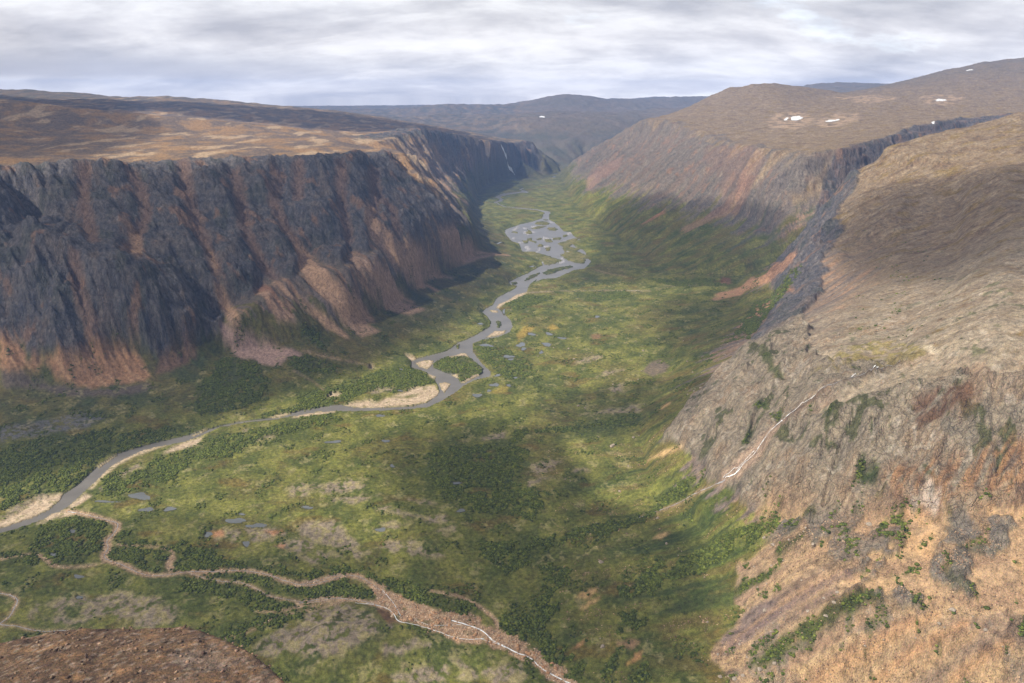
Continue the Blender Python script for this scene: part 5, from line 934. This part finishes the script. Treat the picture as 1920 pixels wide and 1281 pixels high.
# ------------------------------------------------------------------ foreground hill
def near_hill():
    outl = [Z3 for Z3 in (W((-420, 1262, 350)), W((-140, 1232, 350)), W((0, 1216, 350)), W((60, 1204, 351)), W((120, 1192, 351)), W((240, 1183, 352)), W((300, 1176, 353)), W((345, 1173, 353)), W((400, 1192, 353)), W((455, 1215, 354)), W((500, 1243, 355)), W((540, 1282, 355)), W((590, 1360, 356)), W((690, 1500, 358)))]
    O = np.array([(p[0], p[1]) for p in outl]); hz = np.mean([p[2] for p in outl])
    xs = np.arange(-620, 130, 1.5); ys = np.arange(20, 470, 1.5); X, Y = np.meshgrid(xs, ys)
    poly = np.vstack([O, [(20, 100), (40, -100), (-900, -100), (-700, 250)]])
    ins = in_poly(poly, X, Y); d = np.full(X.shape, 1e9)
    for a, b in zip(poly[:-4][:-1], poly[:-4][1:]):
        v = b - a; t = np.clip(((X - a[0]) * v[0] + (Y - a[1]) * v[1]) / (v @ v), 0, 1); d = np.minimum(d, np.hypot(X - a[0] - t * v[0], Y - a[1] - t * v[1]))
    for a, b in ((poly[-5], poly[-4]), (poly[-4], poly[-3])):
        v = b - a; t = np.clip(((X - a[0]) * v[0] + (Y - a[1]) * v[1]) / (v @ v), 0, 1); d = np.minimum(d, np.hypot(X - a[0] - t * v[0], Y - a[1] - t * v[1]))
    sd = np.where(ins, d, -d)
    z = hz + np.where(sd > 0, 6 * (1 - np.exp(-sd / 60)) + sd * 0.03, 1.7 * sd - 4 * (1 - np.exp(sd / 12)))
    z += 2.2 * fbm(X / 46, Y / 46, 4, 2000) + 0.9 * ridged(X / 13, Y / 13, 4, 2010) + 0.45 * ridged(X / 4.1, Y / 4.1, 3, 2020)
    z = np.maximum(z, -5)
    n0, n1, n2 = fbm(X / 60, Y / 40, 4, 2030), fbm(X / 12, Y / 7, 5, 2040), fbm(X / 2.6, Y / 2.2, 2, 2050)
    c = mix2(lin(106, 86, 68), lin(132, 106, 82), 0.5 + 0.8 * n0 + 0.8 * n1)
    for m, cc in ((sstep(0.2, 0.45, n1 + 0.6 * n2) * 0.6, lin(166, 128, 92)), (sstep(0.1, 0.4, -n1 + 0.8 * n2) * 0.5, lin(86, 68, 60)), (sstep(0.3, 0.45, n0 + 0.5 * n2) * 0.5, lin(134, 122, 114)), (sstep(0.3, 0.45, n2) * 0.6, lin(60, 50, 46)), (sstep(0.34, 0.45, -n2) * 0.6, lin(176, 160, 146))):
        m = m[..., None]; c = c * (1 - m) + m * cc
    ny, nx = X.shape; me = bpy.data.meshes.new('hill'); co = np.stack([X, Y, z], -1).reshape(-1, 3).astype(np.float32)
    i = np.arange((ny - 1) * (nx - 1)); a = (i // (nx - 1)) * nx + i % (nx - 1); q = np.stack([a, a + 1, a + nx + 1, a + nx], -1).astype(np.int32)
    zf = z.reshape(-1); q = q[np.any(zf[q] > 0, axis=1)]
    me.vertices.add(len(co)); me.vertices.foreach_set('co', co.ravel()); me.loops.add(q.size); me.loops.foreach_set('vertex_index', q.ravel()); me.polygons.add(len(q)); me.polygons.foreach_set('loop_start', np.arange(len(q), dtype=np.int32) * 4); me.update(calc_edges=True)
    me.attributes.new('alb', 'FLOAT_COLOR', 'POINT').data.foreach_set('color', np.concatenate([c, np.ones(c.shape[:2] + (1,))], -1).astype(np.float32).ravel()); me.attributes.new('rocky', 'FLOAT', 'POINT').data.foreach_set('value', np.full(len(co), 0.1, np.float32))
    me.polygons.foreach_set('use_smooth', np.ones(len(q), bool)); me.materials.append(GROUND)
    o = bpy.data.objects.new('hill', me); col.objects.link(o); return o
nh = near_hill(); tag(nh, 'reddish brown stony hilltop in the bottom left foreground', kind='structure')
def hill_stones():
    n = nh.data; k = len(n.vertices); co = np.empty(k * 3, np.float32); n.vertices.foreach_get('co', co); co = co.reshape(-1, 3); co = co[(co[:, 2] > 335) & (co[:, 1] > 180)]
    p = co[RNG.integers(0, len(co), 16000)] + np.column_stack([RNG.random((16000, 2)) * 1.5, np.zeros(16000)]); t = RNG.random((16000, 1))
    tag(blob_mesh('stones', p[:, 0], p[:, 1], p[:, 2], 0.08 + 0.95 * RNG.random(16000) ** 9, GROUND, 0.6, 0.35, ((1 - t) * lin(92, 74, 64) + t * lin(170, 142, 118)), 0.6), 'small brown stones covering the foreground hilltop', kind='stuff')
hill_stones()

# ------------------------------------------------------------------ unseen clouds, out of frame, added and shaped to shade parts of the valley
def shade_cloud_material():
    m, nt, b = new_mat('shade_cloud'); L = nt.links
    b.inputs['Base Color'].default_value = (0.85, 0.86, 0.88, 1); b.inputs['Roughness'].default_value = 1.0
    tr = nt.nodes.new('ShaderNodeBsdfTransparent'); mx = nt.nodes.new('ShaderNodeMixShader')
    at = nt.nodes.new('ShaderNodeAttribute'); at.attribute_name = 'thick'
    L.new(at.outputs['Fac'], mx.inputs[0]); L.new(tr.outputs[0], mx.inputs[1]); L.new(b.outputs[0], mx.inputs[2]); L.new(mx.outputs[0], nt.nodes['Material Output'].inputs[0]); return m
SHADE_CLOUD = shade_cloud_material()
def shade_cloud(poly, base=1500.0, soft=0.16, dens=0.62, seed=0):
    P = pxs(poly); P = P + SUN * ((CAMZ + base - P[:, 2]) / SUN[2])[:, None]; P = P[:, :2]
    out = []
    for a, b in zip(P, np.roll(P, -1, axis=0)):
        n = max(2, int(np.hypot(*(b - a)) / 70))
        out += [a + (b - a) * k / n for k in range(n)]
    P = np.array(out); c = P.mean(0); D = P - c; n = len(P)
    for _ in range(3): D = (np.roll(D, 1, 0) + 2 * D + np.roll(D, -1, 0)) / 4
    size = np.median(np.hypot(D[:, 0], D[:, 1]))
    wob = min(0.10 * size, 70) * fbm((c + D)[:, 0] / (0.35 * size), (c + D)[:, 1] / (0.35 * size), 4, 3000 + seed)
    D = D * (1 + wob / size)[:, None]
    rings = [1 + soft * 1.0, 1 + soft * 0.5, 1.0, 1 - soft * 0.5, 1 - soft, 1 - 2 * soft, 0.45, 0.2]; al = [0.0, 0.12, 0.3, 0.55, 0.85, 1, 1, 1]; up = [0, 0.1, 0.25, 0.45, 0.6, 0.8, 1, 1.05]
    V = []; T = []; Fc = []
    for side in (1, -1):
        o0 = len(V)
        for r_, a_, u_ in zip(rings, al, up):
            x = c[0] + D[:, 0] * r_; y = c[1] + D[:, 1] * r_; h = CAMZ + base + (side * u_) * (140 if side > 0 else 25) * (1 + 0.6 * fbm(x / 180, y / 180, 3, 3100 + seed))
            V += list(np.stack([x, y, h], 1)); T += [math.sqrt(a_) * dens if a_ else 0.0] * n
        for k in range(len(rings) - 1):
            for i in range(n):
                q = (o0 + k * n + i, o0 + k * n + (i + 1) % n, o0 + (k + 1) * n + (i + 1) % n, o0 + (k + 1) * n + i); Fc.append(q if side > 0 else q[::-1])
        Fc.append([o0 + (len(rings) - 1) * n + i for i in range(n)][::(1 if side > 0 else -1)])
    o = raw_mesh('shade_cloud', V, Fc, SHADE_CLOUD, True); o.data.attributes.new('thick', 'FLOAT', 'POINT').data.foreach_set('value', np.array(T, np.float32))
    tag(o, 'cloudlike shell out of view, added to shade the valley', kind='structure'); return o
SHADE = [([(-300, 335), (0, 332), (400, 310), (720, 298), (800, 345), (860, 430), (900, 540), (760, 650), (620, 715), (450, 770), (250, 830), (0, 910), (-300, 960)], 1500, 0.05, 0.42),
 ([(705, 800), (980, 800), (1010, 850), (985, 940), (975, 1010), (1150, 1050), (1260, 1090), (1420, 1290), (900, 1320), (880, 1130), (760, 1010), (720, 900)], 1300, 0.14, 0.44),
 ([(-250, 1010), (120, 985), (420, 1010), (700, 1030), (840, 1120), (820, 1300), (-250, 1300)], 1350, 0.08, 0.3),
 ([(1010, 740), (1180, 715), (1330, 740), (1260, 800), (1120, 815), (1000, 800)], 1400, 0.25, 0.4),
 ([(1230, 560), (1400, 540), (1440, 600), (1330, 690), (1240, 670)], 1450, 0.2, 0.4),
 ([(1040, 530), (1250, 525), (1450, 520), (1500, 440), (1420, 400), (1330, 385), (1230, 370), (1160, 380), (1110, 420), (1130, 470)], 1500, 0.15, 0.42),
 ([(1540, 440), (1700, 340), (1960, 320), (1960, 530), (1760, 530), (1620, 520)], 1500, 0.2, 0.42),
 ([(-300, 170), (0, 182), (200, 207), (300, 240), (150, 292), (-300, 300)], 1500, 0.1, 0.5),
 ([(-300, 170), (240, 190), (640, 212), (960, 270), (800, 262), (560, 236), (330, 214), (0, 178)], 1900, 0.1, 0.6),
]
for k, (p, b_, s_, d_) in enumerate(SHADE): shade_cloud(p, b_, s_, d_, k * 7)

# ------------------------------------------------------------------ haze
def haze():
    m = bpy.data.materials.new('haze'); m.use_nodes = True; nt = m.node_tree; nt.nodes.clear()
    out = nt.nodes.new('ShaderNodeOutputMaterial'); v = nt.nodes.new('ShaderNodeVolumePrincipled')
    v.inputs['Color'].default_value = (0.30, 0.49, 0.95, 1); v.inputs['Density'].default_value = 4.6e-5; v.inputs['Anisotropy'].default_value = 0.0
    nt.links.new(v.outputs[0], out.inputs['Volume'])
    x, y0, y1, z0, z1 = 20500, -2500, 20500, -12, 1010
    V = [(sx * x, y, z) for z in (z0, z1) for (sx, y) in ((-1, y0), (1, y0), (1, y1), (-1, y1))]
    o = raw_mesh('haze', V, [(3, 2, 1, 0), (4, 5, 6, 7), (0, 1, 5, 4), (1, 2, 6, 5), (2, 3, 7, 6), (3, 0, 4, 7)], m)
    tag(o, 'thin blue summer haze filling the valley air', kind='stuff')
haze()
